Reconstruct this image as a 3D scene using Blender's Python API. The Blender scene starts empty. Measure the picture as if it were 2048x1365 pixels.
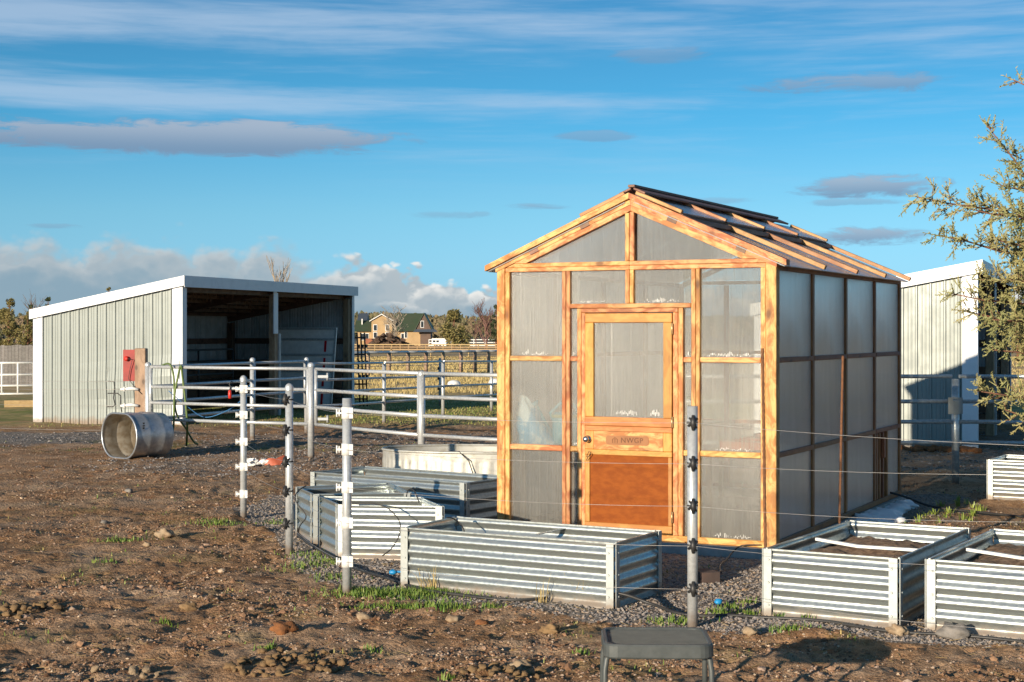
import bpy, bmesh, math, random
import numpy as np
from mathutils import Vector, Matrix
random.seed(7); np.random.seed(7)
scn = bpy.context.scene
R = math.radians
# ------------------------------------------------------------------ camera
F, HC, HY, CX = 3100.0, 1.75, 663.0, 1024.0        # focal length in photo pixels, eye height, horizon row, centre column
cam = bpy.data.objects.new('camera', bpy.data.cameras.new('camera'))
scn.collection.objects.link(cam); scn.camera = cam
cam.location = (0, 0, HC); cam.rotation_euler = (R(90), 0, 0)
cam.data.sensor_width = 36; cam.data.lens = 36 * F / 2048; cam.data.shift_y = -19.5 / 2048
cam.data.clip_start = 0.1; cam.data.clip_end = 9000
scn.render.resolution_x = 1024; scn.render.resolution_y = 682
# ------------------------------------------------------------------ light
SUN_EL = 10.6
SH = Vector((0.560, 0.828, 0)).normalized()         # the way shadows fall
scn.view_settings.view_transform = 'Standard'; scn.view_settings.look = 'None'
scn.view_settings.exposure = 0.52; scn.view_settings.gamma = 1
sun_d = bpy.data.lights.new('sun', 'SUN'); sun_d.energy = 5.0; sun_d.angle = R(0.55); sun_d.color = (1.0, 0.84, 0.63)
sun = bpy.data.objects.new('sun', sun_d); scn.collection.objects.link(sun)
ldir = Vector((SH.x * math.cos(R(SUN_EL)), SH.y * math.cos(R(SUN_EL)), -math.sin(R(SUN_EL))))
sun.rotation_euler = ldir.to_track_quat('-Z', 'Y').to_euler(); sun.location = (-20, -30, 20)

def socket_set(nt, sock, v):
    if hasattr(v, 'links') or hasattr(v, 'is_output'): nt.links.new(v, sock)
    else: sock.default_value = v
def mth(nt, op, a, b=None, c=None, clamp=False):
    n = nt.nodes.new('ShaderNodeMath'); n.operation = op; n.use_clamp = clamp
    for i, v in enumerate((a, b, c)):
        if v is not None: socket_set(nt, n.inputs[i], v)
    return n.outputs[0]
def sstep(nt, v, lo, hi, a=0.0, b=1.0):
    n = nt.nodes.new('ShaderNodeMapRange'); n.interpolation_type = 'SMOOTHSTEP'
    for i, x in enumerate((v, lo, hi, a, b)): socket_set(nt, n.inputs[i], x)
    return n.outputs[0]
def mixc(nt, f, a, b, mode='MIX'):
    n = nt.nodes.new('ShaderNodeMix'); n.data_type = 'RGBA'; n.blend_type = mode
    socket_set(nt, n.inputs[0], f)
    for s, v in ((n.inputs[6], a), (n.inputs[7], b)):
        if isinstance(v, (tuple, list)): v = (*v[:3], 1)
        socket_set(nt, s, v)
    return n.outputs[2]
def noise_n(nt, vec, scale, detail=4, rough=0.55, dist=0.0):
    n = nt.nodes.new('ShaderNodeTexNoise'); nt.links.new(vec, n.inputs['Vector'])
    n.inputs['Scale'].default_value = scale; n.inputs['Detail'].default_value = detail
    n.inputs['Roughness'].default_value = rough; n.inputs['Distortion'].default_value = dist
    return n.outputs['Fac']

def build_world():
    w = bpy.data.worlds.new('World'); scn.world = w; w.use_nodes = True
    nt = w.node_tree; nt.nodes.clear(); L = nt.links
    sky = nt.nodes.new('ShaderNodeTexSky'); sky.sky_type = 'NISHITA'; sky.sun_disc = False
    sky.sun_elevation = R(SUN_EL); sky.sun_rotation = math.atan2(-SH.x, -SH.y)
    sky.air_density = 1.0; sky.dust_density = 0.4; sky.ozone_density = 2.2
    hs = nt.nodes.new('ShaderNodeHueSaturation'); hs.inputs['Saturation'].default_value = 1.18
    L.new(sky.outputs[0], hs.inputs['Color'])
    tc = nt.nodes.new('ShaderNodeTexCoord'); sx = nt.nodes.new('ShaderNodeSeparateXYZ'); L.new(tc.outputs['Generated'], sx.inputs[0])
    bw = nt.nodes.new('ShaderNodeRGBToBW'); L.new(sky.outputs[0], bw.inputs[0])
    cr = nt.nodes.new('ShaderNodeValToRGB'); L.new(sx.outputs[2], cr.inputs[0]); e = cr.color_ramp.elements
    for i, (p, c) in enumerate(((0.0, (.48, .98, 1.28)), (.075, (.34, .93, 1.32)), (.135, (.14, .80, 1.43)), (.24, (.11, .62, 1.36)))):
        q = e[i] if i < 2 else e.new(p); q.position = p; q.color = (*[x / 2.5 for x in c], 1)
    vm = nt.nodes.new('ShaderNodeVectorMath'); vm.operation = 'SCALE'; L.new(cr.outputs[0], vm.inputs[0]); L.new(mth(nt, 'MULTIPLY', bw.outputs[0], 2.5), vm.inputs['Scale'])
    blue = mixc(nt, 0.94, hs.outputs[0], vm.outputs[0])
    az = mth(nt, 'ARCTAN2', sx.outputs[0], sx.outputs[1]); el = mth(nt, 'ARCSINE', sx.outputs[2])
    def cvec(sa, se, off=0.0):
        c = nt.nodes.new('ShaderNodeCombineXYZ')
        socket_set(nt, c.inputs[0], mth(nt, 'MULTIPLY', az, sa)); socket_set(nt, c.inputs[1], mth(nt, 'MULTIPLY', el, se)); c.inputs[2].default_value = off
        return c.outputs[0]
    # thin streaks high up
    n1 = noise_n(nt, cvec(3.2, 34, 1.3), 1.0, 6, 0.58, 0.5)
    n2 = noise_n(nt, cvec(9, 130, 4.1), 1.0, 5, 0.6, 0.3)
    nb = noise_n(nt, cvec(1.6, 9, 8.7), 1.0, 2, 0.5)
    st = mth(nt, 'ADD', mth(nt, 'MULTIPLY', n1, 0.62), mth(nt, 'MULTIPLY', n2, 0.38))
    st = mth(nt, 'ADD', st, mth(nt, 'MULTIPLY', mth(nt, 'SUBTRACT', nb, 0.5), 0.35))
    # broad pale bands where the photograph has them, everywhere else the same noise
    def gauss(c, wd):
        d = mth(nt, 'DIVIDE', mth(nt, 'SUBTRACT', el, c), wd)
        return mth(nt, 'POWER', 2.718, mth(nt, 'MULTIPLY', mth(nt, 'MULTIPLY', d, d), -1.0))
    fadeR = sstep(nt, az, -0.02, 0.20, 1.0, 0.15)
    bands = mth(nt, 'MULTIPLY', mth(nt, 'ADD', gauss(0.146, 0.011), mth(nt, 'MULTIPLY', gauss(0.192, 0.020), 0.8)), 0.26)
    st = mth(nt, 'ADD', st, mth(nt, 'MULTIPLY', bands, fadeR))
    cir = mth(nt, 'MULTIPLY', sstep(nt, st, 0.46, 0.80), sstep(nt, el, 0.07, 0.15))
    cir = mth(nt, 'MULTIPLY', cir, 0.56)
    # grey lens clouds
    ne = noise_n(nt, cvec(22, 95, 2.2), 1.0, 9, 0.66, 0.6)
    ne2 = noise_n(nt, cvec(7, 26, 5.2), 1.0, 3, 0.5)
    ne = mth(nt, 'ADD', mth(nt, 'SUBTRACT', ne, 0.5), mth(nt, 'MULTIPLY', mth(nt, 'SUBTRACT', ne2, .5), .8))
    lens, lensv = None, None
    for (cx, cy, hw, hh, s) in ((330, 276, 540, 38, 1.0), (1745, 374, 215, 25, .95), (1760, 472, 200, 24, .95), (1690, 168, 190, 26, .75),
                                (1190, 273, 90, 13, .5), (1085, 413, 95, 11, .6), (1330, 112, 110, 20, .45), (1450, 402, 110, 9, .4), (900, 430, 90, 10, .35), (120, 452, 70, 7, .4), (1700, 405, 110, 9, .5)):
        a0 = math.atan((cx - CX) / F); e0 = math.atan((HY - cy) / F * math.cos(a0)); wa = hw / F; we = hh / F
        qa = mth(nt, 'DIVIDE', mth(nt, 'SUBTRACT', az, a0), wa); qe = mth(nt, 'DIVIDE', mth(nt, 'SUBTRACT', el, e0), we)
        q = mth(nt, 'ADD', mth(nt, 'MULTIPLY', qa, qa), mth(nt, 'MULTIPLY', qe, qe))
        v = mth(nt, 'ADD', mth(nt, 'SUBTRACT', 1.0, q), mth(nt, 'MULTIPLY', ne, 3.0))
        m = mth(nt, 'MULTIPLY', sstep(nt, v, 0.05, 0.75), s)
        t = mth(nt, 'MULTIPLY', m, sstep(nt, qe, -0.7, 0.9))
        lens = m if lens is None else mth(nt, 'MAXIMUM', lens, m)
        lensv = t if lensv is None else mth(nt, 'MAXIMUM', lensv, t)
    # bank of cumulus above the horizon, all the way round
    nl = noise_n(nt, cvec(5, 6, 6.6), 1.0, 3, 0.5)
    nw = noise_n(nt, cvec(40, 60, 1.1), 1.0, 4, 0.6)
    def puffs(sa, se, off, da=0.0, de=0.0):
        c = nt.nodes.new('ShaderNodeCombineXYZ'); wob = mth(nt, 'MULTIPLY', mth(nt, 'SUBTRACT', nw, .5), .9)
        socket_set(nt, c.inputs[0], mth(nt, 'ADD', mth(nt, 'MULTIPLY', mth(nt, 'ADD', az, da), sa), wob)); socket_set(nt, c.inputs[1], mth(nt, 'ADD', mth(nt, 'MULTIPLY', mth(nt, 'ADD', el, de), se), wob)); c.inputs[2].default_value = off
        v = nt.nodes.new('ShaderNodeTexVoronoi'); v.feature = 'F1'; v.inputs['Scale'].default_value = 1.0
        nt.links.new(c.outputs[0], v.inputs['Vector']); return v.outputs['Distance']
    def field(da, de):
        p = mth(nt, 'ADD', mth(nt, 'MULTIPLY', puffs(30, 46, .4, da, de), .55), mth(nt, 'ADD', mth(nt, 'MULTIPLY', puffs(75, 105, 1.7, da, de), .28), mth(nt, 'MULTIPLY', puffs(190, 250, 3.7, da, de), .12)))
        return p
    f0 = field(0, 0); f1 = mth(nt, 'ADD', mth(nt, 'MULTIPLY', puffs(30, 46, .4, -.0042, .0048), .70), mth(nt, 'MULTIPLY', puffs(75, 105, 1.7, -.0042, .0048), .28))
    nf = noise_n(nt, cvec(13, 30, 9.3), 1.0, 5, 0.6)
    top = mth(nt, 'ADD', 0.048, mth(nt, 'MULTIPLY', mth(nt, 'SUBTRACT', nl, 0.5), 0.045))
    top = mth(nt, 'ADD', top, sstep(nt, az, -0.20, 0.0, 0.026, -0.002))
    top = mth(nt, 'SUBTRACT', top, mth(nt, 'MULTIPLY', f0, 0.040))
    dist = mth(nt, 'SUBTRACT', top, el)
    soft = sstep(nt, az, -0.13, -0.09, 0.013, 0.0035)
    bank = sstep(nt, dist, mth(nt, 'MULTIPLY', soft, -.3), soft)
    bank = mth(nt, 'MULTIPLY', bank, sstep(nt, el, -0.01, 0.012, 0.55, 0.93))
    relief = sstep(nt, mth(nt, 'SUBTRACT', f1, f0), -.04, .14)
    lit = mth(nt, 'MULTIPLY', sstep(nt, dist, 0.024, 0.002), relief)
    lit = mth(nt, 'MULTIPLY', lit, sstep(nt, az, -0.15, -0.08, 0.28, 1.0))
    bankc = mixc(nt, sstep(nt, dist, 0.034, 0.004), (0.30, 0.43, 0.53), mixc(nt, nf, (.42, .50, .56), (.60, .64, .66)))
    bankc = mixc(nt, lit, bankc, (1.0, 0.97, 0.92))
    bg0 = nt.nodes.new('ShaderNodeBackground'); bg0.inputs[1].default_value = 0.090; L.new(blue, bg0.inputs[0])
    def over(prev, col, m, k=1.0):
        b = nt.nodes.new('ShaderNodeBackground'); socket_set(nt, b.inputs[0], (*col, 1) if isinstance(col, tuple) else col); b.inputs[1].default_value = k
        x = nt.nodes.new('ShaderNodeMixShader'); socket_set(nt, x.inputs[0], m); L.new(prev, x.inputs[1]); L.new(b.outputs[0], x.inputs[2])
        return x.outputs[0]
    s = over(bg0.outputs[0], (0.52, 0.64, 0.80), cir, 0.72)
    s = over(s, bankc, bank, 0.62)
    s = over(s, mixc(nt, lensv, (0.20, 0.29, 0.43), (0.40, 0.46, 0.56)), mth(nt, 'MULTIPLY', lens, 0.86), 0.72)
    out = nt.nodes.new('ShaderNodeOutputWorld'); L.new(s, out.inputs[0])
build_world()

# ------------------------------------------------------------------ helpers
def terr(x, y):
    t = min(max(y - 28.0, 0.0), 480.0)
    return -0.0062 * t
def G(px, py, z=0.0):
    d = F * (HC - z) / (py - HY); return Vector(((px - CX) / F * d, d, z))
def GT(px, py):
    z = 0.0
    for _ in range(30):
        d = F * (HC - z) / (py - HY); z = terr(0, d)
    return Vector(((px - CX) / F * d, d, z))
def A(px, py, d): return Vector(((px - CX) / F * d, d, HC - (py - HY) / F * d))
COL = scn.collection
MATS = {}
def new_mat(name):
    m = bpy.data.materials.new(name); m.use_nodes = True; nt = m.node_tree
    b = nt.nodes['Principled BSDF']; MATS[name] = m
    return m, nt, b
def simple(name, c1, c2=None, rough=0.7, metal=0.0, scale=6.0, bump=0.0, bscale=40.0, stretch=(1, 1, 1), detail=5, lo=0.35, hi=0.65, rvar=0.0, spec=0.5):
    m, nt, b = new_mat(name)
    tc = nt.nodes.new('ShaderNodeTexCoord'); mp = nt.nodes.new('ShaderNodeMapping'); mp.inputs['Scale'].default_value = stretch
    oi = nt.nodes.new('ShaderNodeObjectInfo')
    va = nt.nodes.new('ShaderNodeVectorMath'); va.operation = 'MULTIPLY_ADD'
    cx = nt.nodes.new('ShaderNodeCombineXYZ')
    for i in range(3): nt.links.new(oi.outputs['Random'], cx.inputs[i])
    nt.links.new(cx.outputs[0], va.inputs[0]); va.inputs[1].default_value = (37, 53, 71); nt.links.new(tc.outputs['Object'], va.inputs[2])
    nt.links.new(va.outputs[0], mp.inputs[0])
    f = noise_n(nt, mp.outputs[0], scale, detail, 0.6)
    if c2 is None: c2 = tuple(x * 0.75 for x in c1)
    nt.links.new(mixc(nt, sstep(nt, f, lo, hi), c1, c2), b.inputs['Base Color'])
    b.inputs['Roughness'].default_value = rough; b.inputs['Metallic'].default_value = metal
    b.inputs['Specular IOR Level'].default_value = spec
    if rvar: nt.links.new(sstep(nt, f, 0.3, 0.7, rough - rvar, rough + rvar), b.inputs['Roughness'])
    if bump:
        f2 = noise_n(nt, mp.outputs[0], bscale, 4, 0.6)
        bn = nt.nodes.new('ShaderNodeBump'); bn.inputs['Strength'].default_value = bump; bn.inputs['Distance'].default_value = 0.01
        nt.links.new(f2, bn.inputs['Height']); nt.links.new(bn.outputs[0], b.inputs['Normal'])
    return m
def wood(name, light, mid, dark, knot=True, rough=0.6):
    m, nt, b = new_mat(name); L = nt.links
    tc = nt.nodes.new('ShaderNodeTexCoord'); oi = nt.nodes.new('ShaderNodeObjectInfo')
    cx = nt.nodes.new('ShaderNodeCombineXYZ')
    for i in range(3): L.new(oi.outputs['Random'], cx.inputs[i])
    va = nt.nodes.new('ShaderNodeVectorMath'); va.operation = 'MULTIPLY_ADD'
    L.new(cx.outputs[0], va.inputs[0]); va.inputs[1].default_value = (91, 47, 63); L.new(tc.outputs['Object'], va.inputs[2])
    def mapped(s):
        mp = nt.nodes.new('ShaderNodeMapping'); mp.inputs['Scale'].default_value = s; L.new(va.outputs[0], mp.inputs[0]); return mp.outputs[0]
    grain = noise_n(nt, mapped((3.0, 60, 60)), 1.0, 6, 0.65, 0.6)
    blotch = noise_n(nt, mapped((5.5, 13, 13)), 1.0, 6, 0.7, 0.8)
    fine = noise_n(nt, mapped((14, 240, 240)), 1.0, 3, 0.6)
    c = mixc(nt, sstep(nt, blotch, 0.40, 0.60), light, mid)
    c = mixc(nt, mth(nt, 'MULTIPLY', sstep(nt, grain, 0.48, 0.78), 0.62), c, dark)
    c = mixc(nt, mth(nt, 'MULTIPLY', sstep(nt, fine, 0.55, 0.75), 0.28), c, dark)
    if knot:
        vo = nt.nodes.new('ShaderNodeTexVoronoi'); vo.inputs['Scale'].default_value = 1.0; L.new(mapped((3.6, 7, 7)), vo.inputs['Vector'])
        k = sstep(nt, vo.outputs['Distance'], 0.20, 0.08)
        c = mixc(nt, mth(nt, 'MULTIPLY', k, 0.8), c, tuple(x * 0.45 for x in dark))
        k2 = sstep(nt, vo.outputs['Distance'], 0.46, 0.2)
        c = mixc(nt, mth(nt, 'MULTIPLY', k2, 0.35), c, dark)
    tint = nt.nodes.new('ShaderNodeHueSaturation'); L.new(c, tint.inputs['Color'])
    L.new(mth(nt, 'ADD', 0.82, mth(nt, 'MULTIPLY', oi.outputs['Random'], 0.42)), tint.inputs['Value'])
    L.new(mth(nt, 'ADD', 0.486, mth(nt, 'MULTIPLY', mth(nt, 'FRACT', mth(nt, 'MULTIPLY', oi.outputs['Random'], 17.3)), 0.028)), tint.inputs['Hue'])
    L.new(tint.outputs[0], b.inputs['Base Color']); b.inputs['Roughness'].default_value = rough
    bn = nt.nodes.new('ShaderNodeBump'); bn.inputs['Strength'].default_value = 0.25; bn.inputs['Distance'].default_value = 0.004
    L.new(grain, bn.inputs['Height']); L.new(bn.outputs[0], b.inputs['Normal'])
    return m

class MB:
    def __init__(s): s.v = []; s.f = []; s.sm = []
    def face(s, idx, smooth=False): s.f.append(tuple(idx)); s.sm.append(smooth)
    def pts(s, ps):
        n = len(s.v); s.v.extend(tuple(p) for p in ps); return n
    def box(s, c, size, M=None):
        M = M or Matrix.Identity(3); c = Vector(c); h = [x / 2 for x in size]
        n = s.pts([c + M @ Vector((sx * h[0], sy * h[1], sz * h[2])) for sz in (-1, 1) for sy in (-1, 1) for sx in (-1, 1)])
        for q in ((0, 2, 3, 1), (4, 5, 7, 6), (0, 1, 5, 4), (2, 6, 7, 3), (0, 4, 6, 2), (1, 3, 7, 5)): s.face([n + i for i in q])
        return s
    def bx(s, x0, x1, y0, y1, z0, z1): return s.box(((x0 + x1) / 2, (y0 + y1) / 2, (z0 + z1) / 2), (x1 - x0, y1 - y0, z1 - z0))
    def beam(s, a, b, w, h, up=(0, 0, 1)):
        a, b = Vector(a), Vector(b); x = (b - a).normalized(); u = Vector(up)
        y = u.cross(x)
        if y.length < 1e-4: y = Vector((0, 1, 0)).cross(x)
        y.normalize(); z = x.cross(y); M = Matrix((x, y, z)).transposed()
        return s.box((a + b) / 2, ((b - a).length, w, h), M)
    def prism(s, poly, off):
        n = len(poly); off = Vector(off); a = s.pts(poly); b = s.pts([Vector(p) + off for p in poly])
        s.face([a + i for i in range(n)][::-1]); s.face([b + i for i in range(n)])
        for i in range(n): j = (i + 1) % n; s.face((a + i, a + j, b + j, b + i))
        return s
    def tube(s, path, r, n=10, cap=True, smooth=True, closed=False):
        path = [Vector(p) for p in path]; k = len(path)
        rs = r if isinstance(r, (list, tuple)) else [r] * k
        prev = None; rings = []
        for i, p in enumerate(path):
            t = (path[(i + 1) % k] - path[i - 1]) if closed else (path[min(i + 1, k - 1)] - path[max(i - 1, 0)])
            if t.length < 1e-9: t = Vector((0, 0, 1))
            t.normalize()
            if prev is None:
                a = Vector((0, 0, 1)) if abs(t.z) < 0.9 else Vector((1, 0, 0)); x = a.cross(t).normalized()
            else:
                x = prev - t * prev.dot(t); x = x.normalized() if x.length > 1e-6 else prev
            prev = x; y = t.cross(x)
            rings.append(s.pts([p + (x * math.cos(2 * math.pi * j / n) + y * math.sin(2 * math.pi * j / n)) * rs[i] for j in range(n)]))
        m = k if closed else k - 1
        for i in range(m):
            a, b = rings[i], rings[(i + 1) % k]
            for j in range(n): q = (j + 1) % n; s.face((a + j, a + q, b + q, b + j), smooth)
        if cap and not closed:
            s.face([rings[0] + j for j in range(n)][::-1]); s.face([rings[-1] + j for j in range(n)])
        return s
    def lathe(s, prof, c=(0, 0, 0), n=20, smooth=True):
        c = Vector(c); rings = []
        for r, z in prof: rings.append(s.pts([c + Vector((r * math.cos(2 * math.pi * j / n), r * math.sin(2 * math.pi * j / n), z)) for j in range(n)]))
        for a, b in zip(rings, rings[1:]):
            for j in range(n): q = (j + 1) % n; s.face((a + j, a + q, b + q, b + j), smooth)
        return s
    def grid(s, rows, smooth=True, flip=False):
        st = [s.pts(r) for r in rows]; n = len(rows[0])
        for a, b in zip(st, st[1:]):
            for j in range(n - 1):
                q = (a + j, a + j + 1, b + j + 1, b + j); s.face(q[::-1] if flip else q, smooth)
        return s
    def blob(s, c, r, rough=0.25, sub=1, squash=(1, 1, 1), seed=None, smooth=True):
        rng = random.Random(seed if seed is not None else random.random())
        V, Fc = ICO[sub]; n = len(s.v); c = Vector(c)
        ph = [rng.uniform(0, 6.28) for _ in range(6)]; k = [rng.uniform(1.2, 3.2) for _ in range(6)]
        for p in V:
            q = 1 + rough * (math.sin(p.x * k[0] * 2 + ph[0]) * math.sin(p.y * k[1] * 2 + ph[1]) + 0.6 * math.sin(p.z * k[2] * 3 + ph[2] + p.x * k[3] * 2)) + rng.uniform(-rough, rough) * 0.35
            s.v.append((c.x + p.x * q * r * squash[0], c.y + p.y * q * r * squash[1], c.z + p.z * q * r * squash[2]))
        for f in Fc: s.face([n + i for i in f], smooth)
        return s
    def mesh(s, name):
        me = bpy.data.meshes.new(name); me.from_pydata(s.v, [], s.f); me.polygons.foreach_set('use_smooth', s.sm); me.update(); return me
ICO = {}
for sub in (0, 1, 2, 3):
    bm = bmesh.new(); bmesh.ops.create_icosphere(bm, subdivisions=sub + 1, radius=1.0)
    ICO[sub] = ([v.co.copy() for v in bm.verts], [[v.index for v in f.verts] for f in bm.faces]); bm.free()

def obj(name, mb, mat, parent=None, loc=None):
    me = mb.mesh(name) if isinstance(mb, MB) else mb
    o = bpy.data.objects.new(name, me); COL.objects.link(o)
    if mat is not None and not me.materials: me.materials.append(MATS[mat] if isinstance(mat, str) else mat)
    if parent is not None: o.parent = parent
    if loc is not None: o.location = loc
    return o
def tag(o, label=None, cat=None, group=None, kind=None):
    if label: o['label'] = label
    if cat: o['category'] = cat
    if group: o['group'] = group
    if kind: o['kind'] = kind
    return o
def thing(name, label, cat, loc=(0, 0, 0), rz=0.0, group=None):
    o = bpy.data.objects.new(name, None); COL.objects.link(o); o.location = loc; o.rotation_euler = (0, 0, rz); o.empty_display_size = 0.2
    return tag(o, label, cat, group)
def shift(mb, off):
    mb.v = [(p[0] - off[0], p[1] - off[1], p[2] - off[2]) for p in mb.v]; return mb
def single(name, mb, mat, label, cat, base, group=None, kind=None):
    """one-mesh thing whose origin sits at its base; the mesh is given in world coordinates"""
    return tag(obj(name, shift(mb, base), mat, None, base), label, cat, group, kind)
BOXC = {}
def plank(name, parent, a, b, w, h, mat, up=(0, 0, 1), bev=0.004):
    """a timber from a to b (parent's coordinates), its length along its own X, edges eased"""
    a, b = Vector(a), Vector(b); x = (b - a); L = x.length; x.normalize(); u = Vector(up); y = u.cross(x)
    if y.length < 1e-4: y = Vector((0, 1, 0)).cross(x)
    y.normalize(); z = x.cross(y)
    key = (round(L, 4), round(w, 4), round(h, 4), mat)
    me = BOXC.get(key)
    if me is None:
        bm = bmesh.new(); bmesh.ops.create_cube(bm, size=1.0); bmesh.ops.scale(bm, vec=(L, w, h), verts=bm.verts)
        if bev: bmesh.ops.bevel(bm, geom=list(bm.edges), offset=min(bev, w * .3, h * .3), segments=1, affect='EDGES', profile=0.5)
        me = bpy.data.meshes.new(name); bm.to_mesh(me); bm.free(); me.materials.append(MATS[mat]); BOXC[key] = me
    o = bpy.data.objects.new(name, me); COL.objects.link(o); o.parent = parent
    M = Matrix((x, y, z)).transposed().to_4x4(); M.translation = (a + b) / 2; o.matrix_local = M
    return o

# ------------------------------------------------------------------ materials
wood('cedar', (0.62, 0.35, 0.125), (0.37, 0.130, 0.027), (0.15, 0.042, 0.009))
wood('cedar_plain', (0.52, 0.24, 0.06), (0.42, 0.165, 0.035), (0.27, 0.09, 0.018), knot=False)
wood('cedar_shaded', (0.30, 0.115, 0.036), (0.23, 0.082, 0.024), (0.13, 0.042, 0.013))  # cedar copy for side and back walls, shade put into its darker colour
wood('roof_timber', (0.46, 0.25, 0.11), (0.34, 0.16, 0.065), (0.19, 0.08, 0.035))
wood('ridge_timber', (0.24, 0.13, 0.085), (0.17, 0.085, 0.055), (0.09, 0.045, 0.03))
wood('old_wood', (0.34, 0.24, 0.15), (0.25, 0.17, 0.10), (0.12, 0.08, 0.05))
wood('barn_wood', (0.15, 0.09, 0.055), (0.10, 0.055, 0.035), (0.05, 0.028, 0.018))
wood('fence_wood', (0.40, 0.27, 0.12), (0.31, 0.20, 0.085), (0.18, 0.11, 0.05), knot=False)
wood('grey_boards', (0.16, 0.15, 0.14), (0.11, 0.10, 0.095), (0.06, 0.055, 0.05), knot=False)
simple('door_ply', (0.27, 0.070, 0.008), (0.205, 0.048, 0.005), rough=0.7, spec=0.2, scale=9, bump=0.15, bscale=120, stretch=(1, 1, 2))
simple('galv', (0.60, 0.62, 0.63), (0.46, 0.48, 0.49), rough=0.36, metal=0.42, scale=30, bump=0.05, bscale=25, rvar=0.07)
simple('zinc', (0.52, 0.56, 0.55), (0.43, 0.475, 0.475), rough=0.36, metal=0.85, scale=42, bump=0.04, bscale=9, rvar=0.07, detail=3)
simple('tank_zinc', (0.50, 0.53, 0.56), (0.36, 0.39, 0.43), rough=0.42, metal=0.8, scale=14, bump=0.06, bscale=14, rvar=0.08)
simple('tank_inside', (0.42, 0.39, 0.33), (0.26, 0.21, 0.15), rough=0.7, metal=0.2, scale=7, bump=0.1, bscale=20)
simple('trough_zinc', (0.46, 0.46, 0.43), (0.33, 0.31, 0.25), rough=0.5, metal=0.45, scale=9, lo=0.45, hi=0.75, bump=0.06)
simple('corner_steel', (0.46, 0.49, 0.48), (0.40, 0.43, 0.42), rough=0.45, metal=0.35, scale=20)
simple('white_trim', (0.72, 0.74, 0.77), (0.64, 0.66, 0.69), rough=0.42, scale=5, lo=0.45, hi=0.8, bump=0.04, bscale=8)
simple('shed_metal', (0.255, 0.285, 0.272), (0.225, 0.255, 0.245), rough=0.42, metal=0.12, scale=3, bump=0.10, bscale=3.5, rvar=0.06)
simple('shed_metal_inner', (0.45, 0.46, 0.46), (0.33, 0.34, 0.34), rough=0.5, metal=0.1, scale=3)
simple('roof_shaded', (0.060, 0.036, 0.026), (0.035, 0.022, 0.017), rough=0.9, scale=5)  # shed roof, near black: the shade under it is put into the colour
simple('hanging', (0.22, 0.14, 0.10), (0.12, 0.07, 0.05), rough=0.9, scale=20)
simple('red_paint', (0.33, 0.025, 0.018), (0.25, 0.02, 0.015), rough=0.45, scale=8)
simple('bright_red', (0.65, 0.03, 0.015), rough=0.4)
simple('black_rubber', (0.022, 0.022, 0.024), (0.035, 0.034, 0.033), rough=0.5, scale=12)
simple('black_steel', (0.018, 0.02, 0.02), (0.03, 0.03, 0.03), rough=0.5, scale=12)
simple('white_plastic', (0.80, 0.80, 0.78), (0.70, 0.70, 0.68), rough=0.4, scale=9)
simple('blue_plastic', (0.02, 0.28, 0.62), rough=0.4)
simple('teal_plastic', (0.01, 0.30, 0.42), (0.008, 0.24, 0.35), rough=0.45)
simple('bag_plastic', (0.55, 0.70, 0.78), (0.04, 0.32, 0.58), rough=0.4, scale=5, lo=0.48, hi=0.54, bump=0.2, bscale=12)
simple('terracotta', (0.42, 0.13, 0.05), rough=0.8)
simple('orange_plastic', (0.48, 0.12, 0.06), (0.38, 0.09, 0.045), rough=0.5)
simple('green_hose', (0.13, 0.19, 0.05), (0.09, 0.14, 0.04), rough=0.5)
simple('blue_rope', (0.05, 0.20, 0.45), rough=0.8)
simple('stool_steel', (0.085, 0.095, 0.095), (0.065, 0.075, 0.075), rough=0.5, scale=18, metal=0.15, bump=0.04, bscale=90)
simple('rebar', (0.20, 0.085, 0.035), (0.11, 0.05, 0.025), rough=0.85, scale=30, bump=0.3, bscale=80)
simple('concrete', (0.42, 0.41, 0.39), (0.32, 0.31, 0.29), rough=0.9, scale=7, bump=0.2, bscale=60)
simple('brick_block', (0.10, 0.065, 0.055), (0.07, 0.05, 0.045), rough=0.9, bump=0.3)
simple('snow', (0.86, 0.88, 0.92), (0.74, 0.77, 0.83), rough=0.55, scale=10, bump=0.4, bscale=40)
simple('frost', (0.70, 0.70, 0.68), (0.55, 0.55, 0.54), rough=0.35)
simple('wire', (0.46, 0.44, 0.42), (0.36, 0.34, 0.32), rough=0.4, metal=0.55)
simple('brass', (0.62, 0.50, 0.28), rough=0.35, metal=0.8)
simple('knob_metal', (0.70, 0.70, 0.68), rough=0.22, metal=0.95)
simple('wood_burn', (0.30, 0.12, 0.035), (0.24, 0.09, 0.025), rough=0.6)
simple('carved', (0.14, 0.05, 0.016), rough=0.7)
simple('bed_soil', (0.15, 0.088, 0.05), (0.34, 0.225, 0.14), rough=0.95, scale=22, bump=1.0, bscale=60)
simple('grass', (0.10, 0.19, 0.025), (0.17, 0.22, 0.04), rough=0.6, scale=6)
simple('dry_grass', (0.42, 0.31, 0.14), (0.33, 0.23, 0.10), rough=0.8, scale=6)
simple('shoots', (0.16, 0.24, 0.04), (0.24, 0.27, 0.06), rough=0.5, scale=9)
simple('juniper_leaf', (0.24, 0.245, 0.095), (0.32, 0.28, 0.115), rough=0.7, scale=1.7, lo=0.4, hi=0.62)
simple('juniper_bark', (0.22, 0.10, 0.06), (0.14, 0.07, 0.045), rough=0.9, scale=20, bump=0.4)
simple('bare_twig', (0.22, 0.16, 0.12), (0.16, 0.12, 0.09), rough=0.9)
simple('pale_twig', (0.42, 0.36, 0.29), (0.33, 0.28, 0.22), rough=0.9)
simple('red_twig', (0.20, 0.105, 0.085), (0.15, 0.08, 0.065), rough=0.9)
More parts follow.
